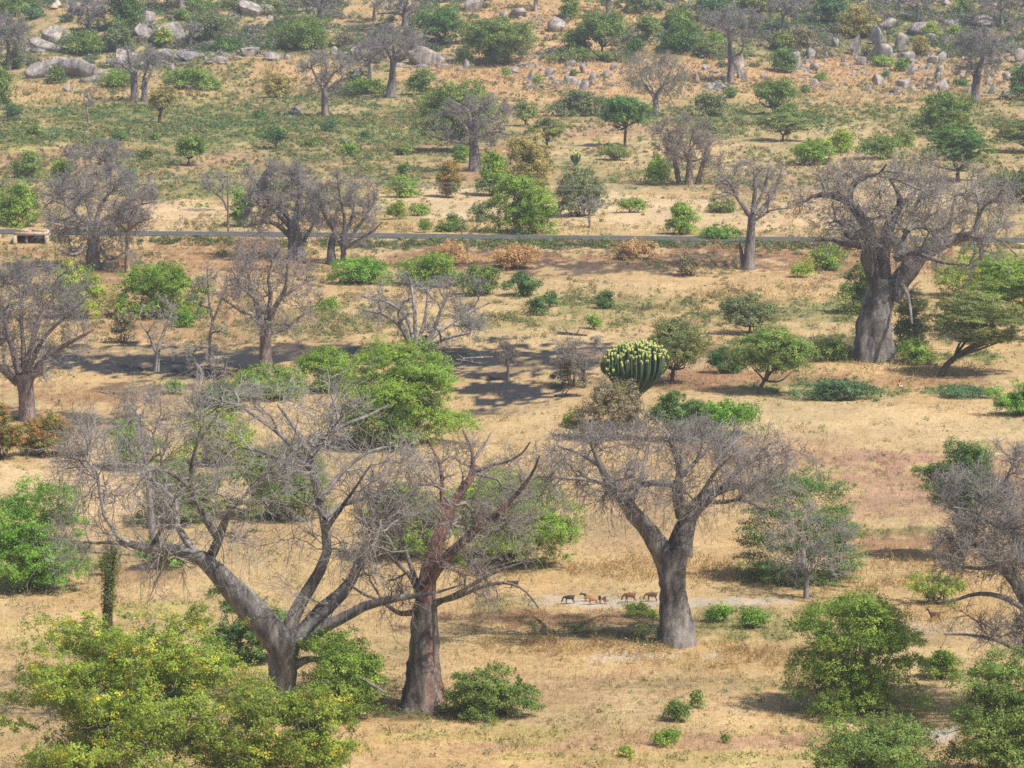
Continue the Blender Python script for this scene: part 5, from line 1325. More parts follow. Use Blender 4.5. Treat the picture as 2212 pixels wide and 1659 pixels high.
# ------------------------------------------------------------------ rocks
ROCKS = [  # x0, x1, top, base, label[, flat sub]
    (57, 150, 122, 166, 'long whitish rock slab at the left, its western half'), (128, 222, 124, 168, 'rounded grey end of the long rock slab at the left'),
    (74, 152, 42, 92, 'tall grey rock face with white streaks at the upper left'), (60, 140, 82, 112, 'low rock shelf under the streaked rock face'),
    (236, 312, 106, 140, 'pale rock ledge left of the twin-trunked baobab crown'), (300, 378, 104, 140, 'pale rock ledge behind the twin-trunked baobab crown'), (378, 440, 102, 130, 'cracked rock ledge right of the twin-trunked baobab crown'),
    (300, 334, 26, 52, 'overhanging boulder beside the tall dense top edge tree'), (315, 398, 46, 92, 'broad sloping rock under the flying bird'), (290, 330, 52, 80, 'dark rock block left of the sloping rock under the bird'),
    (516, 566, 0, 36, 'big pale dome boulder at the top edge'), (556, 592, 12, 34, 'dark boulder right of the pale dome at the top edge'),
    (518, 560, 102, 122, 'whitish flat rock right of the cracked ledge'), (560, 605, 110, 130, 'grey low rock at the left of the small-crowned baobab'),
    (706, 736, 99, 118, 'white-topped rock above the small-crowned baobab'), (674, 692, 109, 120, 'small white rock above the small-crowned baobab'),
    (752, 800, 92, 125, 'grey rock behind the thick-footed baobab crown, left side'), (880, 962, 98, 142, 'large squarish rock slab right of the thick-footed baobab'), (984, 1012, 110, 132, 'boulder pair right of the squarish slab, upper one'), (996, 1014, 130, 148, 'boulder pair right of the squarish slab, lower one'),
    (1004, 1042, -2, 28, 'tall pale boulder at the top edge right of the large dark tree'), (1078, 1096, 26, 42, 'small upright pale rock at the top centre'), (1100, 1140, 20, 38, 'flat pale rock cluster at the top centre'),
    (1180, 1222, 38, 70, 'dark-sided boulder with a white face on the orange slope top'), (1138, 1158, 147, 174, 'pointed pale boulder on the orange slope'), (1175, 1197, 138, 165, 'tall cracked boulder on the orange slope'),
    (1183, 1200, 162, 173, 'small block under the tall cracked boulder'), (1217, 1254, 164, 183, 'wide flat-topped boulder on the orange slope'), (1252, 1273, 177, 196, 'white-faced boulder with a bush in front on the orange slope'),
    (1271, 1288, 157, 176, 'grey upright stone right of the wide flat-topped boulder'), (1302, 1322, 149, 167, 'rounded grey boulder at the right of the orange slope'), (1317, 1333, 137, 149, 'dark small boulder at the right top of the orange slope'),
    (1221, 1243, 132, 145, 'whitish rock on the rim of the orange slope'), (1252, 1268, 140, 158, 'light stone heap above the grey upright stone'), (1112, 1155, 134, 145, 'long low rock on the left rim of the orange slope'),
    (1128, 1150, 180, 192, 'small low stone left below the pointed pale boulder'), (1150, 1166, 184, 195, 'small pale stone below the pointed boulder'), (1098, 1120, 147, 158, 'dark flat stone left of the pointed boulder'),
    (1512, 1526, 139, 152, 'round grey stone left of the tall slim baobab'), (1586, 1610, 126, 152, 'white-faced boulder right of the tall slim baobab'), (1590, 1606, 150, 168, 'block under the white-faced boulder beside the tall slim baobab'),
    (1643, 1655, 155, 170, 'small white standing stone above the neat round tree'), (1604, 1616, 160, 178, 'grey upright stone right of the tall slim baobab foot'), (1498, 1512, 162, 180, 'narrow stone left of the tall slim baobab foot'), (1518, 1545, 176, 190, 'low stones left below the tall slim baobab'), (1540, 1570, 180, 194, 'pale low stone at the tall slim baobab foot'),
    (1698, 1742, 116, 150, 'grey sloping slab at the left end of the boulder slope'), (1738, 1762, 106, 128, 'pale block above the sloping slab'), (1748, 1768, 137, 154, 'rounded pale boulder right of the sloping slab'), (1748, 1768, 172, 187, 'blue-grey boulder with a dark side left on the slope'),
    (1778, 1792, 110, 124, 'dark small boulder above the orange litter'), (1817, 1830, 121, 135, 'small white boulder left of the slanting boulder'), (1796, 1812, 84, 102, 'shaded blue-grey stone pile on the slope, left of the blocky boulder'),
    (1836, 1866, 81, 120, 'blocky cracked boulder left of the tall standing one'), (1880, 1912, 59, 100, 'tall standing grey boulder, the tallest on the slope'), (1858, 1890, 46, 74, 'rounded grey boulder behind the tall standing one'), (1898, 1936, 42, 66, 'pale flat boulder behind the tall standing one'),
    (1930, 1962, 74, 104, 'cave-like boulder with a dark hollow'), (1960, 2016, 42, 76, 'wide grey boulder behind the mustard bushes'), (1872, 1926, 100, 138, 'big slanting grey boulder in the centre of the slope'), (1850, 1874, 124, 140, 'low boulder at the left foot of the slanting one'),
    (1932, 1978, 108, 132, 'pale wedge-topped boulder right of the slanting one'), (1938, 1986, 128, 150, 'dark broken boulder under the pale wedge'), (1956, 1980, 144, 162, 'pale boulder below the dark broken one'), (1998, 2025, 119, 137, 'dark brown flat boulder'), (2022, 2043, 113, 132, 'dark brown tilted boulder'),
    (1884, 1908, 162, 184, 'whitish round boulder low on the slope'), (1868, 1886, 185, 197, 'small flat stone left below the whitish round boulder'), (1938, 1968, 174, 190, 'wide pale flat boulder low on the slope'), (1918, 1946, 188, 205, 'grey flat boulder, the lowest on the slope'),
    (1964, 1982, 188, 199, 'white small flat stone low on the slope'), (2002, 2027, 174, 194, 'rounded grey-brown boulder left of its twin'), (2030, 2055, 175, 195, 'rounded pinkish boulder right of its twin'), (2014, 2032, 158, 176, 'pale boulder above the rounded twins'), (2022, 2043, 143, 161, 'white-topped boulder above the pale one'),
    (1998, 2016, 138, 148, 'small pale flat rock above the white-topped boulder'), (2040, 2082, 40, 62, 'flat-topped white boulder left of the bent-neck baobab crown'), (2100, 2150, 34, 60, 'grey boulder behind the bent-neck baobab crown'), (2036, 2056, 0, 13, 'small white boulder at the top edge'),
    (2190, 2212, 108, 135, 'white pointed boulder at the right edge'), (2124, 2139, 167, 187, 'white standing stone right of the bent-neck baobab'), (2136, 2156, 184, 202, 'white-and-dark boulder right of the bent-neck baobab'), (2164, 2182, 158, 176, 'grey stone near the dark round tree'), (2088, 2100, 188, 202, 'pale stone at the left foot of the bent-neck baobab'), (2165, 2182, 194, 206, 'small pale stone right of the white-and-dark boulder'),
    (622, 652, 228, 250, 'brown split rock beside the small-crowned baobab'), (132, 152, 184, 198, 'small pale triangular rock in the golden stubble'),
]
for x0, x1, y0, yb, lab in ROCKS:
    boulder(lab, x0, x1, y0, yb, sub=4 if x1 - x0 > 60 else 3, depthr=.55 if x1 - x0 > 60 else .8, lean=.25 if 'slant' in lab or 'tilt' in lab else 0)

def rubble():
    P = []; S = []
    for cx, cy, rx, ry, k in ((1250, 155, 170, 42, 170), (1950, 150, 260, 55, 420), (1560, 165, 60, 25, 60), (1120, 40, 110, 25, 70), (940, 135, 90, 20, 60), (350, 125, 120, 18, 60), (500, 110, 70, 20, 40)):
        a = rng.uniform(0, 6.283, k); r = np.sqrt(rng.random(k))
        P.append(gpt(cx + rx * r * np.cos(a), cy + ry * r * np.sin(a))); S.append(rng.uniform(.2, .75, k) ** 1.2)
    for x0, x1, y0, yb, lab in ROCKS:
        k = 5; w = x1 - x0
        P.append(gpt((x0 + x1) / 2 + rng.normal(0, .55 * w, k), yb + rng.uniform(-.25, .25, k) * (yb - y0))); S.append(rng.uniform(.09, .24, k) * w / 9)
    P = np.concatenate(P); S = np.concatenate(S); n = len(P)
    V0, F0 = ico(1); m = len(V0)
    V = V0[None] * (1 + .22 * rng.standard_normal((n, m, 1)))
    V = V * S[:, None, None] * np.array([1.2, 1.0, .75]) * (1 + .3 * rng.standard_normal((n, 1, 3))) + P[:, None, :]
    Fc = (F0[None] + (np.arange(n) * m)[:, None, None]).reshape(-1, 3)
    o = put('loose_stones', mesh_np('loose_stones', V.reshape(-1, 3), [Fc]), M_ROCK); o['kind'] = 'stuff'
rubble()

# ------------------------------------------------------------------ candelabra succulents
def candelabra(label, base, crown, n, tw):
    g = np.array(gpt(*base)); s = scale_at(g); Y = g[1]
    root = thing('candelabra_succulent', label, 'succulent', g)
    x0, y0, x1, y1 = crown
    cx = (x0 + x1) / 2; a = (x1 - x0) / 2 / s; topz = (base[1] - y0) / s; botz = (base[1] - y1) / s
    c = np.array([(cx - base[0]) / s, 0, 0])
    r = np.random.default_rng(5)
    fork = np.array([c[0] * .6, 0, botz * .72])
    t = Soup()
    V, Q = limb_tube(catmull(np.array([[0, 0, -.3, tw * 1.2], [c[0] * .2, 0, fork[2] * .5, tw], [*fork, tw * .9]]), 9), 10, .06, 3, .1)
    t.add(V, Q, (.33, .29, .26))
    arms = Soup()
    H = topz - botz
    rad = .58 * a / math.sqrt(n)
    for i in range(n):
        rr = math.sqrt((i + .5) / n); th = i * 2.39996
        x, y = rr * math.cos(th) + r.normal() * .05, rr * math.sin(th) + r.normal() * .05
        if r.random() < .03: continue
        zt = botz + H * (.52 + .46 * math.sqrt(max(0, 1 - rr * rr * .97))) + r.normal() * .04 * H + .07 * H * x - .05 * H * math.sin(5 * th) * rr
        zb = botz + H * (.36 * rr ** 1.8 - .12 + .08 * r.random())
        tip = c + [x * a, y * a, zt]
        elb = c + [x * a * .86, y * a * .86, zb + .1 * H]
        q = catmull(np.array([[*(fork + [0, 0, -.05 * H]), rad * .8], [*(fork * .45 + (c + [x * a * .6, y * a * .6, zb]) * .55), rad * .9], [*elb, rad], [*(elb * .5 + tip * .5 + [x * .05 * a, y * .05 * a, 0]), rad], [*tip, rad * .85]]), 14)
        P = q[None, :, :3]; R = q[None, :, 3]
        R = R * (1 + .12 * np.sin(np.arange(14) * 2.1))[None]
        V, Q = tubes(P, R, 10)                         # ribbed arms: every other edge pulled in
        C = np.repeat(q[:, :3], 10, 0); m = np.tile(np.where(np.arange(10) % 2, .62, 1.0), 14)
        V = C + (V - C) * m[:, None]
        k = .85 + .3 * r.random()
        arms.add(V, Q, np.array((.085, .135, .062)) * k)
        e = tip + np.array([x * .02, y * .02, rad * .6])
        for j in range(3):                            # the yellow-green flowering head of each arm
            o = r.standard_normal(3) * rad * .5 * np.array([1, 1, .3])
            V, Q = tubes(np.array([[tip + o * .5 - [0, 0, rad * 1.3], tip + o - [0, 0, rad * .4], e + o + [0, 0, rad * .2], e + o + [0, 0, rad * .5]]]), np.array([[rad * .5, rad * .68, rad * .55, rad * .1]]), 6)
            arms.add(V, Q, np.array((.50, .53, .17)) * (.85 + .3 * r.random()))
    put('trunk', t.mesh('trunk'), M_BARK, root)
    put('arms', arms.mesh('arms', smooth=False), M_SUCC, root)
candelabra('big candelabra succulent with a dome of yellow-green tips above the brown thicket', (1374, 930), (1296, 739, 1440, 842), 270, .38)
candelabra('small candelabra succulent with few arms on the straw field', (1243, 362), (1231, 328, 1256, 352), 12, .12)

# ------------------------------------------------------------------ vine-covered stump
def vine_stump():
    g = np.array(gpt(234, 1378)); s = scale_at(g); Y = g[1]
    root = thing('tree_stump', 'tall dark dead stump wrapped in green vines left of the yellow-flecked thicket', 'stump', g)
    t = Soup()
    w = to_world([(232, 1380, 22), (233, 1330, 18), (236, 1270, 17), (240, 1210, 14), (246, 1180, 8)], Y); w[0, 2] -= .3
    V, Q = limb_tube(catmull(w, 12), 10, .1, 2, .2); t.add(V, Q, (.10, .085, .075))
    put('trunk', t.mesh('trunk', g), M_BARK, root)
    lf = Soup(); n = 5200
    k = rng.random(n) ** .8
    q = catmull(w, 60)[(k * 59).astype(int)]
    bul = (.35 + .75 * k + .35 * np.sin(k * 11) ** 2) * (rng.random(n) ** .6)
    d = unit(rng.standard_normal((n, 3)) * [1, 1, .5])
    P = q[:, :3] + d * bul[:, None] * .75
    leaf_quads(lf, P, unit(d + .6 * rng.standard_normal((n, 3)) + [0, 0, .4]), .16, np.where(rng.random((n, 1)) < .4, (.20, .22, .05), (.11, .15, .035)))
    put('vines', lf.mesh('vines', g, False), M_LEAF, root)
vine_stump()

# ------------------------------------------------------------------ logs, cut wood
def log(label, x0, y0, x1, y1, w, col, name='fallen_log', branches=2):
    a = np.array(gpt(x0, y0)); b = np.array(gpt(x1, y1)); s = scale_at(a)
    r = w / 2 / s; P = np.array([[*(a + [0, 0, r * .7]), r], [*((a + b) / 2 + [0, .1, r * .8]), r * .85], [*(b + [0, 0, r * .6]), r * .5]])
    sp = Soup(); q = catmull(P, 9); V, Q = limb_tube(q, 8, .1, int(x0)); sp.add(V, Q, col)
    for i in range(branches):
        p = q[3 + 2 * i]; e = p[:3] + np.array([rng.normal() * .8, rng.normal() * .6, .9])
        V, Q = limb_tube(catmull(np.array([[*p[:3], r * .4], [*(p[:3] * .5 + e * .5), r * .3], [*e, r * .08]]), 5), 6, .05, i); sp.add(V, Q, col)
    tag(put(name, sp.mesh(name, a), M_BARK, None, a), label, 'log')
log('charred dark fallen log below the small dark-stemmed bush', 1205, 722, 1268, 727, 7, (.07, .06, .065))
log('charred log lying on the burnt ground left of the brown thicket', 1200, 858, 1232, 853, 7, (.06, .055, .06))
log('thin whitish fallen branch behind the low spreading dead tree, the longer one', 1000, 776, 1064, 772, 4, PALE)
log('thin whitish fallen branch at the foot of the low spreading dead tree, the shorter one', 985, 778, 1042, 788, 4, PALE)
log('dark burnt log beside the burnt thin sapling', 1052, 822, 1074, 820, 5, (.05, .045, .05), branches=0)
log('pale fallen stick in front of the burnt ground at the left', 212, 846, 236, 852, 3, PALE, branches=0)
def wood_pile():
    g = np.array(gpt(474, 808))
    root = thing('wood_pile', 'small pile of pale cut wood by the slender baobab', 'wood pile', g)
    for i in range(9):
        x, z = (i % 4) * .42 - .7 + (.2 if i > 3 else 0), (.14 if i < 4 else .38 if i < 7 else .6)
        a = g + [x, -.4 + .1 * rng.normal(), z]; b = a + [.45 * rng.normal(), .9, .05]
        sp = Soup(); V, Q = limb_tube(np.array([[*a, .02], [*a, .13], [*(a * .5 + b * .5), .13], [*b, .12], [*b, .01]]), 8, .05, i); sp.add(V, Q, (.48, .38, .28))
        put('cut_log', sp.mesh('cut_log', g), M_BARK, root)
wood_pile()

# ------------------------------------------------------------------ pole, wires, culvert, huts
M_POLE = plain('weathered_pole', (.10, .075, .07), (.17, .13, .115), 2.0, .9, .01, 0, (4, 4, .5))
M_STEEL = plain('galvanised_steel', (.30, .30, .31), (.42, .42, .42), 5, .5, 0, .6)
M_CER = plain('brown_ceramic', (.10, .05, .04), (.14, .07, .05), 9, .3)
M_WIRE = plain('dull_aluminium_wire', (.42, .44, .45), (.52, .53, .54), 3, .45, 0, .3)
def box(sp, a, b, c=(.3, .3, .3), rot=0):
    x = np.array([[a[0], b[0]], [a[1], b[1]], [a[2], b[2]]])
    V = np.array([[x[0, i], x[1, j], x[2, k]] for i in (0, 1) for j in (0, 1) for k in (0, 1)])
    Q = np.array([[0, 1, 3, 2], [4, 6, 7, 5], [0, 4, 5, 1], [2, 3, 7, 6], [0, 2, 6, 4], [1, 5, 7, 3]])
    sp.add(V, Q, c)
def pole_and_wires():
    g = np.array(gpt(493, 502)); s = scale_at(g); H = 123 / s
    root = thing('utility_pole', 'dark wooden utility pole standing beside the road', 'utility pole', g)
    sp = Soup(); q = np.array([[0, 0, -.4, .15], [0, 0, H * .5, .13], [0, 0, H, .10], [0, 0, H + .01, .001]])
    V, Q = tubes(q[None, :, :3], q[None, :, 3], 12); sp.add(V, Q, (.1, .1, .1)); put('pole_shaft', sp.mesh('pole_shaft'), M_POLE, root)
    d = unit(np.array([.34, .94, 0])); z = H + .02
    arms = (z - .22, z - .78)
    for az in arms:
        sp = Soup(); e = d * 1.05; V, Q = tubes(np.array([[-e + [0, 0, az], e + [0, 0, az]]]), np.full((1, 2), .06), 4); sp.add(V, Q, (.1, .1, .1)); put('crossarm', sp.mesh('crossarm', smooth=False), M_POLE, root)
    for t in (-1, 1):
        sp = Soup(); V, Q = tubes(np.array([[d * t * .6 + [0, 0, z - .82], [0, 0, z - 1.4]]]), np.full((1, 2), .025), 6); sp.add(V, Q, (.1, .1, .1)); put('brace', sp.mesh('brace'), M_STEEL, root)
    sp = Soup(); V, Q = tubes(np.array([[[0, 0, .85], [0, 0, .85], [0, 0, 1.0], [0, 0, 1.0]]]), np.array([[.1, .152, .150, .1]]), 12); sp.add(V, Q, (.1, .1, .1)); put('metal_band', sp.mesh('metal_band'), M_STEEL, root)
    tops = []
    for t, az in ((-.95, arms[1]), (.95, arms[1]), (-.95, arms[0]), (.95, arms[0])):
        b = d * t + [0, 0, az + .06]
        sp = Soup(); P = np.array([[b, b + [0, 0, .06], b + [0, 0, .1], b + [0, 0, .16], b + [0, 0, .2], b + [0, 0, .27]]])
        V, Q = tubes(P, np.array([[.02, .07, .045, .075, .04, .015]]), 8); sp.add(V, Q, (.1, .1, .1)); put('insulator', sp.mesh('insulator'), M_CER, root)
        tops.append(g + b + [0, 0, .24])
    g2 = np.array(gpt(2440, 518)); g0 = np.array(gpt(-900, 492))
    names = ['lowest', 'second lowest', 'second highest', 'highest']
    for i, p in enumerate(tops):
        off = p - g
        pts = []
        for A, B, k in ((g0 + off, p, 24), (p, g2 + off + [0, 0, .1], 60)):
            t = np.linspace(0, 1, k); L = np.linalg.norm(B - A)
            q = A + (B - A) * t[:, None]; q[:, 2] -= 4 * t * (1 - t) * .0105 * L
            pts.append(q if not pts else q[1:])
        q = np.concatenate(pts)
        sp = Soup(); V, Q = tubes(q[None], np.full((1, len(q)), .013), 5); sp.add(V, Q, (.1, .1, .1))
        tag(put('power_line', sp.mesh('power_line', p), M_WIRE, None, p), 'thin overhead wire from the utility pole, %s of the four' % names[i], 'wire', 'overhead wires along the road')
pole_and_wires()

def culvert():
    Yc = float(road_y(gpt(66, 512)[0])) ; g = at(66, 532, Yc - 6.9); gz = float(height(g[0], g[1]))
    s = F / Yc
    base = np.array([g[0], Yc - 6.9, gz])
    root = thing('culvert', 'small pale concrete road culvert with two dark openings under the road', 'culvert', base)
    m = plain('stained_concrete', (.36, .28, .20), (.55, .45, .34), 1.6, .9, .02); dark = plain('earthy_concrete', (.16, .12, .09), (.26, .2, .15), 1.5, .95)
    w = lambda px: (px - 66) / s
    top = 1.28
    def part(name, a, b, mat):
        sp = Soup(); box(sp, a, b); put(name, sp.mesh(name, smooth=False), mat, root)
    part('deck_beam', (w(33), 0, top), (w(103), 4.2, top + .52), m)
    part('parapet', (w(35), .35, top + .522), (w(62), .6, top + .90), m)
    part('parapet', (w(68), .35, top + .522), (w(101), .6, top + .90), m)
    part('abutment', (w(29), -.6, -.6), (w(36.5), 4.2, top - .003), m)
    part('abutment', (w(97), -.2, -.6), (w(104), 4.2, top - .003), m)
    part('pier', (w(54), .25, -.6), (w(59.5), 3.9, top - .003), dark)
    part('dark_backing', (w(36.6), 3.6, -.6), (w(96.9), 4.1, top - .004), dark)  # dark wall closing the openings; the shade inside them is put into its colour
culvert()

def huts():
    th = plain('golden_thatch', (.42, .32, .17), (.60, .47, .27), 6, .95, .03, 0, (4, 4, .6)); th2 = plain('grey_thatch', (.40, .36, .28), (.56, .51, .41), 6, .95, .03, 0, (4, 4, .6))  # golden straw on the front hut, paler grey straw on the rear one
    mud = plain('mud_wall', (.20, .13, .10), (.30, .20, .14), 3, .95); dk = plain('dark_thatch', (.08, .07, .075), (.13, .11, .11), 5, .95, .03); tan = plain('tan_mud_wall', (.45, .31, .18), (.55, .40, .25), 3, .95)
    def cone(label, x, yb, wpx, hroof, hwall, mat):
        g = np.array(gpt(x, yb)); s = scale_at(g); r = wpx / 2 / s
        root = thing('thatched_hut', label, 'hut', g, 'thatched huts')
        sp = Soup(); V, Q = tubes(np.array([[[0, 0, -.4], [0, 0, hwall + .15]]]), np.full((1, 2), r * .8), 18); sp.add(V, Q, (.2, .2, .2)); put('wall', sp.mesh('wall'), mud, root)
        sp = Soup(); k = np.array([[0, 0, hwall - .12, r], [0, 0, hwall - .02, r * .99], [0, 0, hwall + hroof * .5, r * .52], [0, 0, hwall + hroof * .93, r * .09], [0, 0, hwall + hroof, r * .01]])
        V, Q = tubes(k[None, :, :3], k[None, :, 3], 20); V = V * (1 + .012 * rng.standard_normal(V.shape)); sp.add(V, Q, (.2, .2, .2)); put('thatch_roof', sp.mesh('thatch_roof', smooth=False), mat, root)
        sp = Soup(); box(sp, (.1, -r * .84, 0), (.55, -r * .70, hwall * .85)); put('doorway', sp.mesh('doorway', smooth=False), dk, root)
    cone('small thatched hut with a golden cone roof at the top left', 116.5, 20, 19, 1.1, .55, th)
    cone('small thatched hut with a paler, taller cone roof behind the golden one', 124, 16, 22, 1.5, .6, th2)
    g = np.array(gpt(1500, 51)); s = scale_at(g)
    root = thing('shelter_hut', 'little A-shaped dark-roofed shelter with a tan wall on the slope', 'hut', g)
    sp = Soup(); V = np.array([[-.62, .2, -.3], [.62, .2, -.3], [.5, .2, 1.3], [0, .2, 1.85], [-.5, .2, 1.3], [-.62, 2, -.3], [.62, 2, -.3], [.5, 2, 1.3], [0, 2, 1.85], [-.5, 2, 1.3]])
    sp.add(V, np.array([[0, 1, 2, 4], [5, 9, 7, 6], [0, 5, 6, 1], [1, 6, 7, 2], [4, 9, 5, 0]]), (.2, .2, .2)); sp.add(V, np.array([[4, 2, 3], [9, 8, 7]]), (.2, .2, .2)); put('wall', sp.mesh('wall', smooth=False), tan, root)
    for q in (-1, 1):
        sp = Soup(); x = np.array([0, .95 * q]); A = [[0, -.1, 2.12], [0, 2.3, 2.12], [1.12 * q, 2.3, .95], [1.12 * q, -.1, .95]]
        V = np.array(A + [[p[0], p[1], p[2] - .16] for p in A]); sp.add(V, np.array([[0, 1, 2, 3], [7, 6, 5, 4], [0, 3, 7, 4], [1, 5, 6, 2], [0, 4, 5, 1], [3, 2, 6, 7]]), (.2, .2, .2)); put('roof_panel', sp.mesh('roof_panel', smooth=False), dk, root)
huts()

# ------------------------------------------------------------------ goats, person, bird
def skin_body(name, nodes, edges, mat, parent=None, loc=(0, 0, 0), rotz=0, sub=2, scale=1.0):
    """one continuous body grown over a skeleton of (x, y, z, radius) joints"""
    me = bpy.data.meshes.new(name)
    me.from_pydata([n[:3] for n in nodes], edges, [])
    o = bpy.data.objects.new(name, me); COL.objects.link(o)
    o.modifiers.new('skin', 'SKIN')
    if not me.skin_vertices: pass
    sv = me.skin_vertices[0].data
    for i, n in enumerate(nodes):
        sv[i].radius = (n[3], n[3] if len(n) < 5 else n[4]); sv[i].use_root = i == 0
    m = o.modifiers.new('sub', 'SUBSURF'); m.levels = sub; m.render_levels = sub
    me.materials.append(mat)
    o.location = [float(v) for v in loc]; o.rotation_euler = (0, 0, rotz); o.scale = (scale,) * 3
    if parent is not None: o.parent = parent
    return o

def coat(name, front, back, split=0.0, band=None, belly=None):
    m, nt, out = newmat(name); L = nt.links.new
    tc = N(nt, 'ShaderNodeTexCoord'); sx = N(nt, 'ShaderNodeSeparateXYZ'); L(tc.outputs['Object'], sx.inputs[0])
    no = N(nt, 'ShaderNodeTexNoise', Scale=7.0, Detail=4.0); L(tc.outputs['Object'], no.inputs['Vector'])
    ad = N(nt, 'ShaderNodeMath', operation='MULTIPLY_ADD'); L(no.outputs['Fac'], ad.inputs[0]); ad.inputs[1].default_value = .25
    if belly: L(sx.outputs[2], ad.inputs[2])
    else: L(sx.outputs[0], ad.inputs[2])
    mr = N(nt, 'ShaderNodeMapRange'); mr.inputs[1].default_value = -.6; mr.inputs[2].default_value = .9; L(ad.outputs[0], mr.inputs[0])
    p = (split + .125 + .6) / 1.5
    st = [(p - .02, back), (p + .02, front)]
    if band: st = [(p - .10, back), (p - .08, band), (p + .02, band), (p + .04, front)]
    c = ramp(nt, mr.outputs[0], st)
    v = ramp(nt, no.outputs['Fac'], [(.3, (.8,) * 3), (.7, (1.2,) * 3)])
    b = N(nt, 'ShaderNodeBsdfPrincipled', Roughness=.8); L(mixc(nt, 'MULTIPLY', 1.0, c, v), b.inputs['Base Color']); L(b.outputs[0], out.inputs[0])
    return m

def goat(label, x, yb, yaw, pose, mat, size=1.0, step=.0):
    g = np.array(gpt(x, yb))
    H = dict(graze=[(.40, 0, .60, .085), (.53, 0, .44, .062), (.60, 0, .27, .062), (.63, 0, .14, .036)],
             level=[(.38, 0, .62, .085), (.52, 0, .66, .062), (.64, 0, .66, .066), (.76, 0, .58, .036)],
             up=[(.36, 0, .66, .085), (.44, 0, .80, .062), (.52, 0, .91, .066), (.65, 0, .85, .036)])[pose]
    n = [(-.26, 0, .57, .125, .15), (0, 0, .55, .155, .17), (.22, 0, .56, .14, .17)] + H
    e = [(0, 1), (1, 2), (2, 3), (3, 4), (4, 5), (5, 6)]
    def br(parent, pts):
        i = parent
        for p in pts: n.append(p); e.append((i, len(n) - 1)); i = len(n) - 1
    for q in (-1, 1):
        br(2, [(.25 + step * q * .3, .085 * q, .40, .055), (.26 + step * q, .085 * q, .22, .03), (.25 + step * q * 1.6, .085 * q, .03, .027)])
        br(0, [(-.29, .09 * q, .42, .075), (-.24 - step * q * .5, .09 * q, .32, .048), (-.38 - step * q, .09 * q, .20, .029), (-.33 - step * q * 1.4, .09 * q, .03, .027)])
        hx, hy, hz = H[2][0], H[2][1], H[2][2]
        br(5, [(hx - .05, .10 * q, hz + .03, .022), (hx - .09, .16 * q, hz - .02, .014)])
        br(5, [(hx - .03, .035 * q, hz + .09, .02), (hx - .10, .05 * q, hz + .16, .010)])
    br(0, [(-.40, 0, .66, .035), (-.45, 0, .74, .022)])
    root = thing('goat', label, 'goat', g, 'grazing goats')
    root.rotation_euler = (0, 0, yaw); root.scale = (size,) * 3
    o = skin_body('body', n, e, mat, root)
    return root
PI = math.pi
blk = coat('black_coat', (.02, .018, .02), (.03, .025, .026)); brn = coat('brown_coat', (.13, .05, .025), (.17, .07, .03), .2); brn2 = coat('rufous_coat', (.16, .07, .035), (.10, .045, .025), .1)
tn = coat('tan_coat', (.34, .17, .07), (.40, .21, .09)); two = coat('black_saddle_tan_coat', (.03, .025, .025), (.42, .26, .12), .19); thr = coat('black_white_brown_coat', (.02, .018, .02), (.20, .085, .035), .0, (.6, .57, .52)); dkb = coat('dark_brown_coat', (.08, .032, .02), (.11, .045, .025))
goat('black goat grazing, leftmost of the group', 1230, 1304.5, PI + .15, 'graze', blk, 1.02, .03)
goat('tan-sided black goat walking with its head level, behind the light tan goat', 1272, 1300.5, PI - .1, 'level', two, 1.0, .04)
goat('light tan goat in front of the black-and-tan one', 1281, 1307.5, PI + .05, 'level', tn, .98, .05)
goat('black-fronted brown goat with a white band, seen turning away', 1301, 1305, PI - .75, 'graze', thr, .95, .0)
goat('red-brown goat grazing with its rump raised, in the middle of the gap', 1361, 1301, PI + .05, 'graze', brn, 1.12, .05)
goat('brown goat nearest the flat-topped baobab trunk', 1408, 1299.5, PI - .08, 'graze', brn2, 1.08, .02)
goat('lone dark brown goat standing with its head up below the bare right edge tree', 2019, 1343, PI + .1, 'up', dkb, 1.12, .03)
goat('black goat half hidden behind a drooping branch of the red-stained baobab', 1111, 1271, PI + .3, 'level', blk, .9, .0)

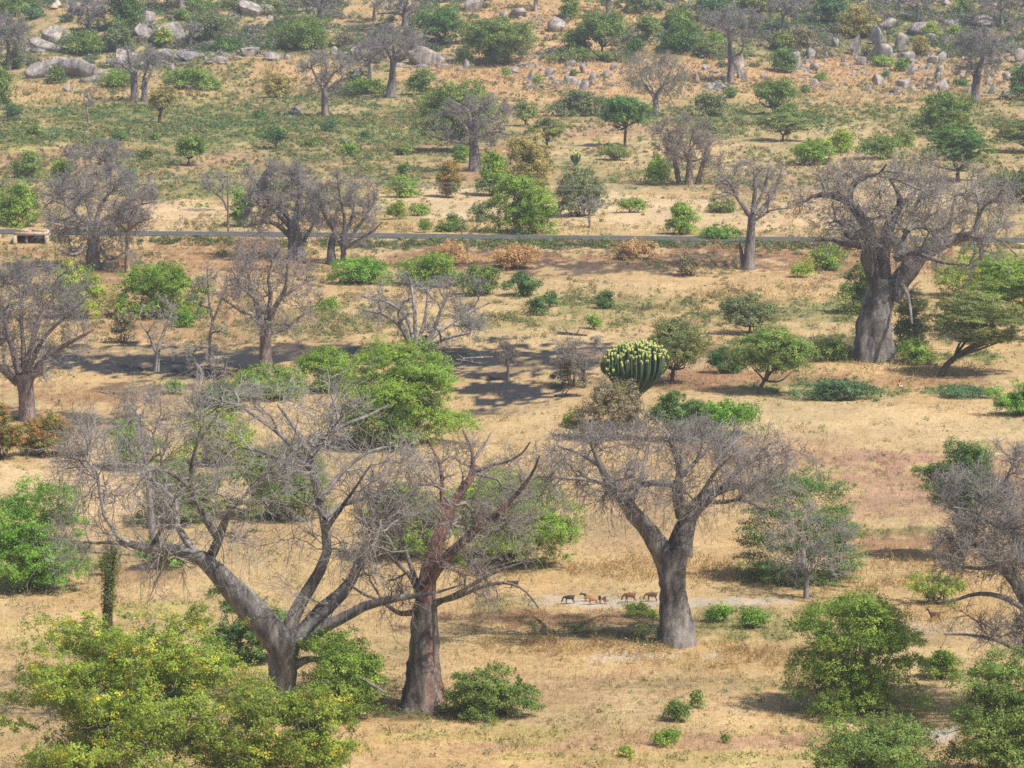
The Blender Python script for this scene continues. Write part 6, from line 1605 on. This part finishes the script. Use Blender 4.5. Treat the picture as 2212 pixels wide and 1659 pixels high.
def person():
    g = np.array(gpt(1942, 838))
    root = thing('person', 'person seated in the reddish grass wearing an orange top and a white cloth', 'person', g)
    root.rotation_euler = (0, 0, -1.2)
    skin = plain('dark_skin', (.045, .028, .022), (.06, .036, .028), 8, .6)
    n = [(0, 0, .16, .14), (.0, 0, .36, .13), (.02, 0, .54, .14), (.03, 0, .66, .05), (.05, 0, .76, .085, .095), (.06, 0, .85, .07), (.15, 0, .75, .02)]
    e = [(0, 1), (1, 2), (2, 3), (3, 4), (4, 5), (4, 6)]
    def br(p, pts):
        i = p
        for q in pts: n.append(q); e.append((i, len(n) - 1)); i = len(n) - 1
    for q in (-1, 1):
        br(2, [(.02, .17 * q, .57, .055), (.10, .22 * q, .38, .042), (.30, .12 * q, .34, .034), (.38, .08 * q, .33, .03)])
        br(0, [(.18, .11 * q, .22, .085), (.40, .13 * q, .40, .06), (.46, .12 * q, .2, .05), (.48, .12 * q, .05, .04), (.60, .13 * q, .03, .035)])
    skin_body('body', n, e, skin, root)
    shirt = [(0, 0, .30, .165), (.0, 0, .44, .16), (.02, 0, .57, .155), (.03, 0, .63, .085), (.03, .2, .54, .075), (.03, -.2, .54, .075), (.09, .235, .42, .06), (.09, -.235, .42, .06)]
    skin_body('orange_top', shirt, [(0, 1), (1, 2), (2, 3), (2, 4), (2, 5), (4, 6), (5, 7)], plain('orange_cloth', (.62, .22, .05), (.72, .30, .08), 10, .8), root)
    wrap = [(0, 0, .15, .18), (.2, .1, .22, .12), (.2, -.1, .22, .12), (.41, .13, .37, .085), (.41, -.13, .37, .085), (.46, .12, .16, .075), (.46, -.12, .16, .075)]
    skin_body('white_cloth', wrap, [(0, 1), (0, 2), (1, 3), (2, 4), (3, 5), (4, 6)], plain('white_cloth', (.62, .60, .56), (.75, .73, .70), 10, .8), root)
    skin_body('hair', [(.03, 0, .80, .095), (.05, 0, .87, .085)], [(0, 1)], plain('black_hair', (.012, .011, .012), (.02, .018, .018), 20, .7), root, sub=2)
person()

def bird():
    p = at(367, 69, 600.0)
    root = thing('bird', 'dark bird of prey in flight over the upper left rocks with raised wings', 'bird', p)
    dk = plain('dark_plumage', (.05, .035, .03), (.09, .06, .05), 9, .8)
    skin_body('body', [(-.05, 0, 0, .07), (.12, 0, .02, .075), (-.22, 0, -.01, .05), (.24, 0, .04, .045), (.33, 0, .02, .02)], [(0, 1), (0, 2), (1, 3), (3, 4)], dk, root)
    def fan(name, pts, th):
        V = np.array([[x, y, z] for x, y, z in pts] + [[x, y, z - th] for x, y, z in pts]); k = len(pts)
        sp = Soup(); sp.add(V, np.array([[i, i + 1, i + 1 + k, i + k] for i in range(k - 1)] + [[k - 1, 0, k, 2 * k - 1]]), (.1, .1, .1))
        sp.add(V, np.array([[0, i, i + 1] for i in range(1, k - 1)] + [[k, k + i + 1, k + i] for i in range(1, k - 1)]), (.1, .1, .1)); put(name, sp.mesh(name, smooth=False), dk, root)
    fan('wing', [(.14, .05, .02), (.18, .25, .16), (.14, .45, .32), (.02, .70, .52), (-.10, .60, .46), (-.16, .35, .24), (-.14, .06, .02)], .02)
    fan('wing', [(.14, -.05, .02), (.18, -.28, .06), (.12, -.52, .10), (.0, -.80, .10), (-.12, -.66, .09), (-.16, -.36, .06), (-.14, -.06, .02)], .02)
    fan('tail', [(-.18, .03, 0), (-.42, .12, -.03), (-.46, 0, -.04), (-.42, -.12, -.03), (-.18, -.03, 0)], .015)
    root.rotation_euler = (0, 0, PI * .62)
bird()

# ------------------------------------------------------------------ the air
def haze():
    sp = Soup(); box(sp, (-1700, -600, -6), (1700, 2800, 130))
    m, nt, out = newmat('hazy_air')
    v = N(nt, 'ShaderNodeVolumePrincipled')
    v.inputs['Color'].default_value = (.80, .88, 1.0, 1)
    v.inputs['Density'].default_value = HAZE
    v.inputs['Anisotropy'].default_value = .1
    nt.links.new(v.outputs[0], out.inputs['Volume'])
    o = put('haze', sp.mesh('haze', smooth=False), m); o['kind'] = 'stuff'
HAZE = .00015
haze()
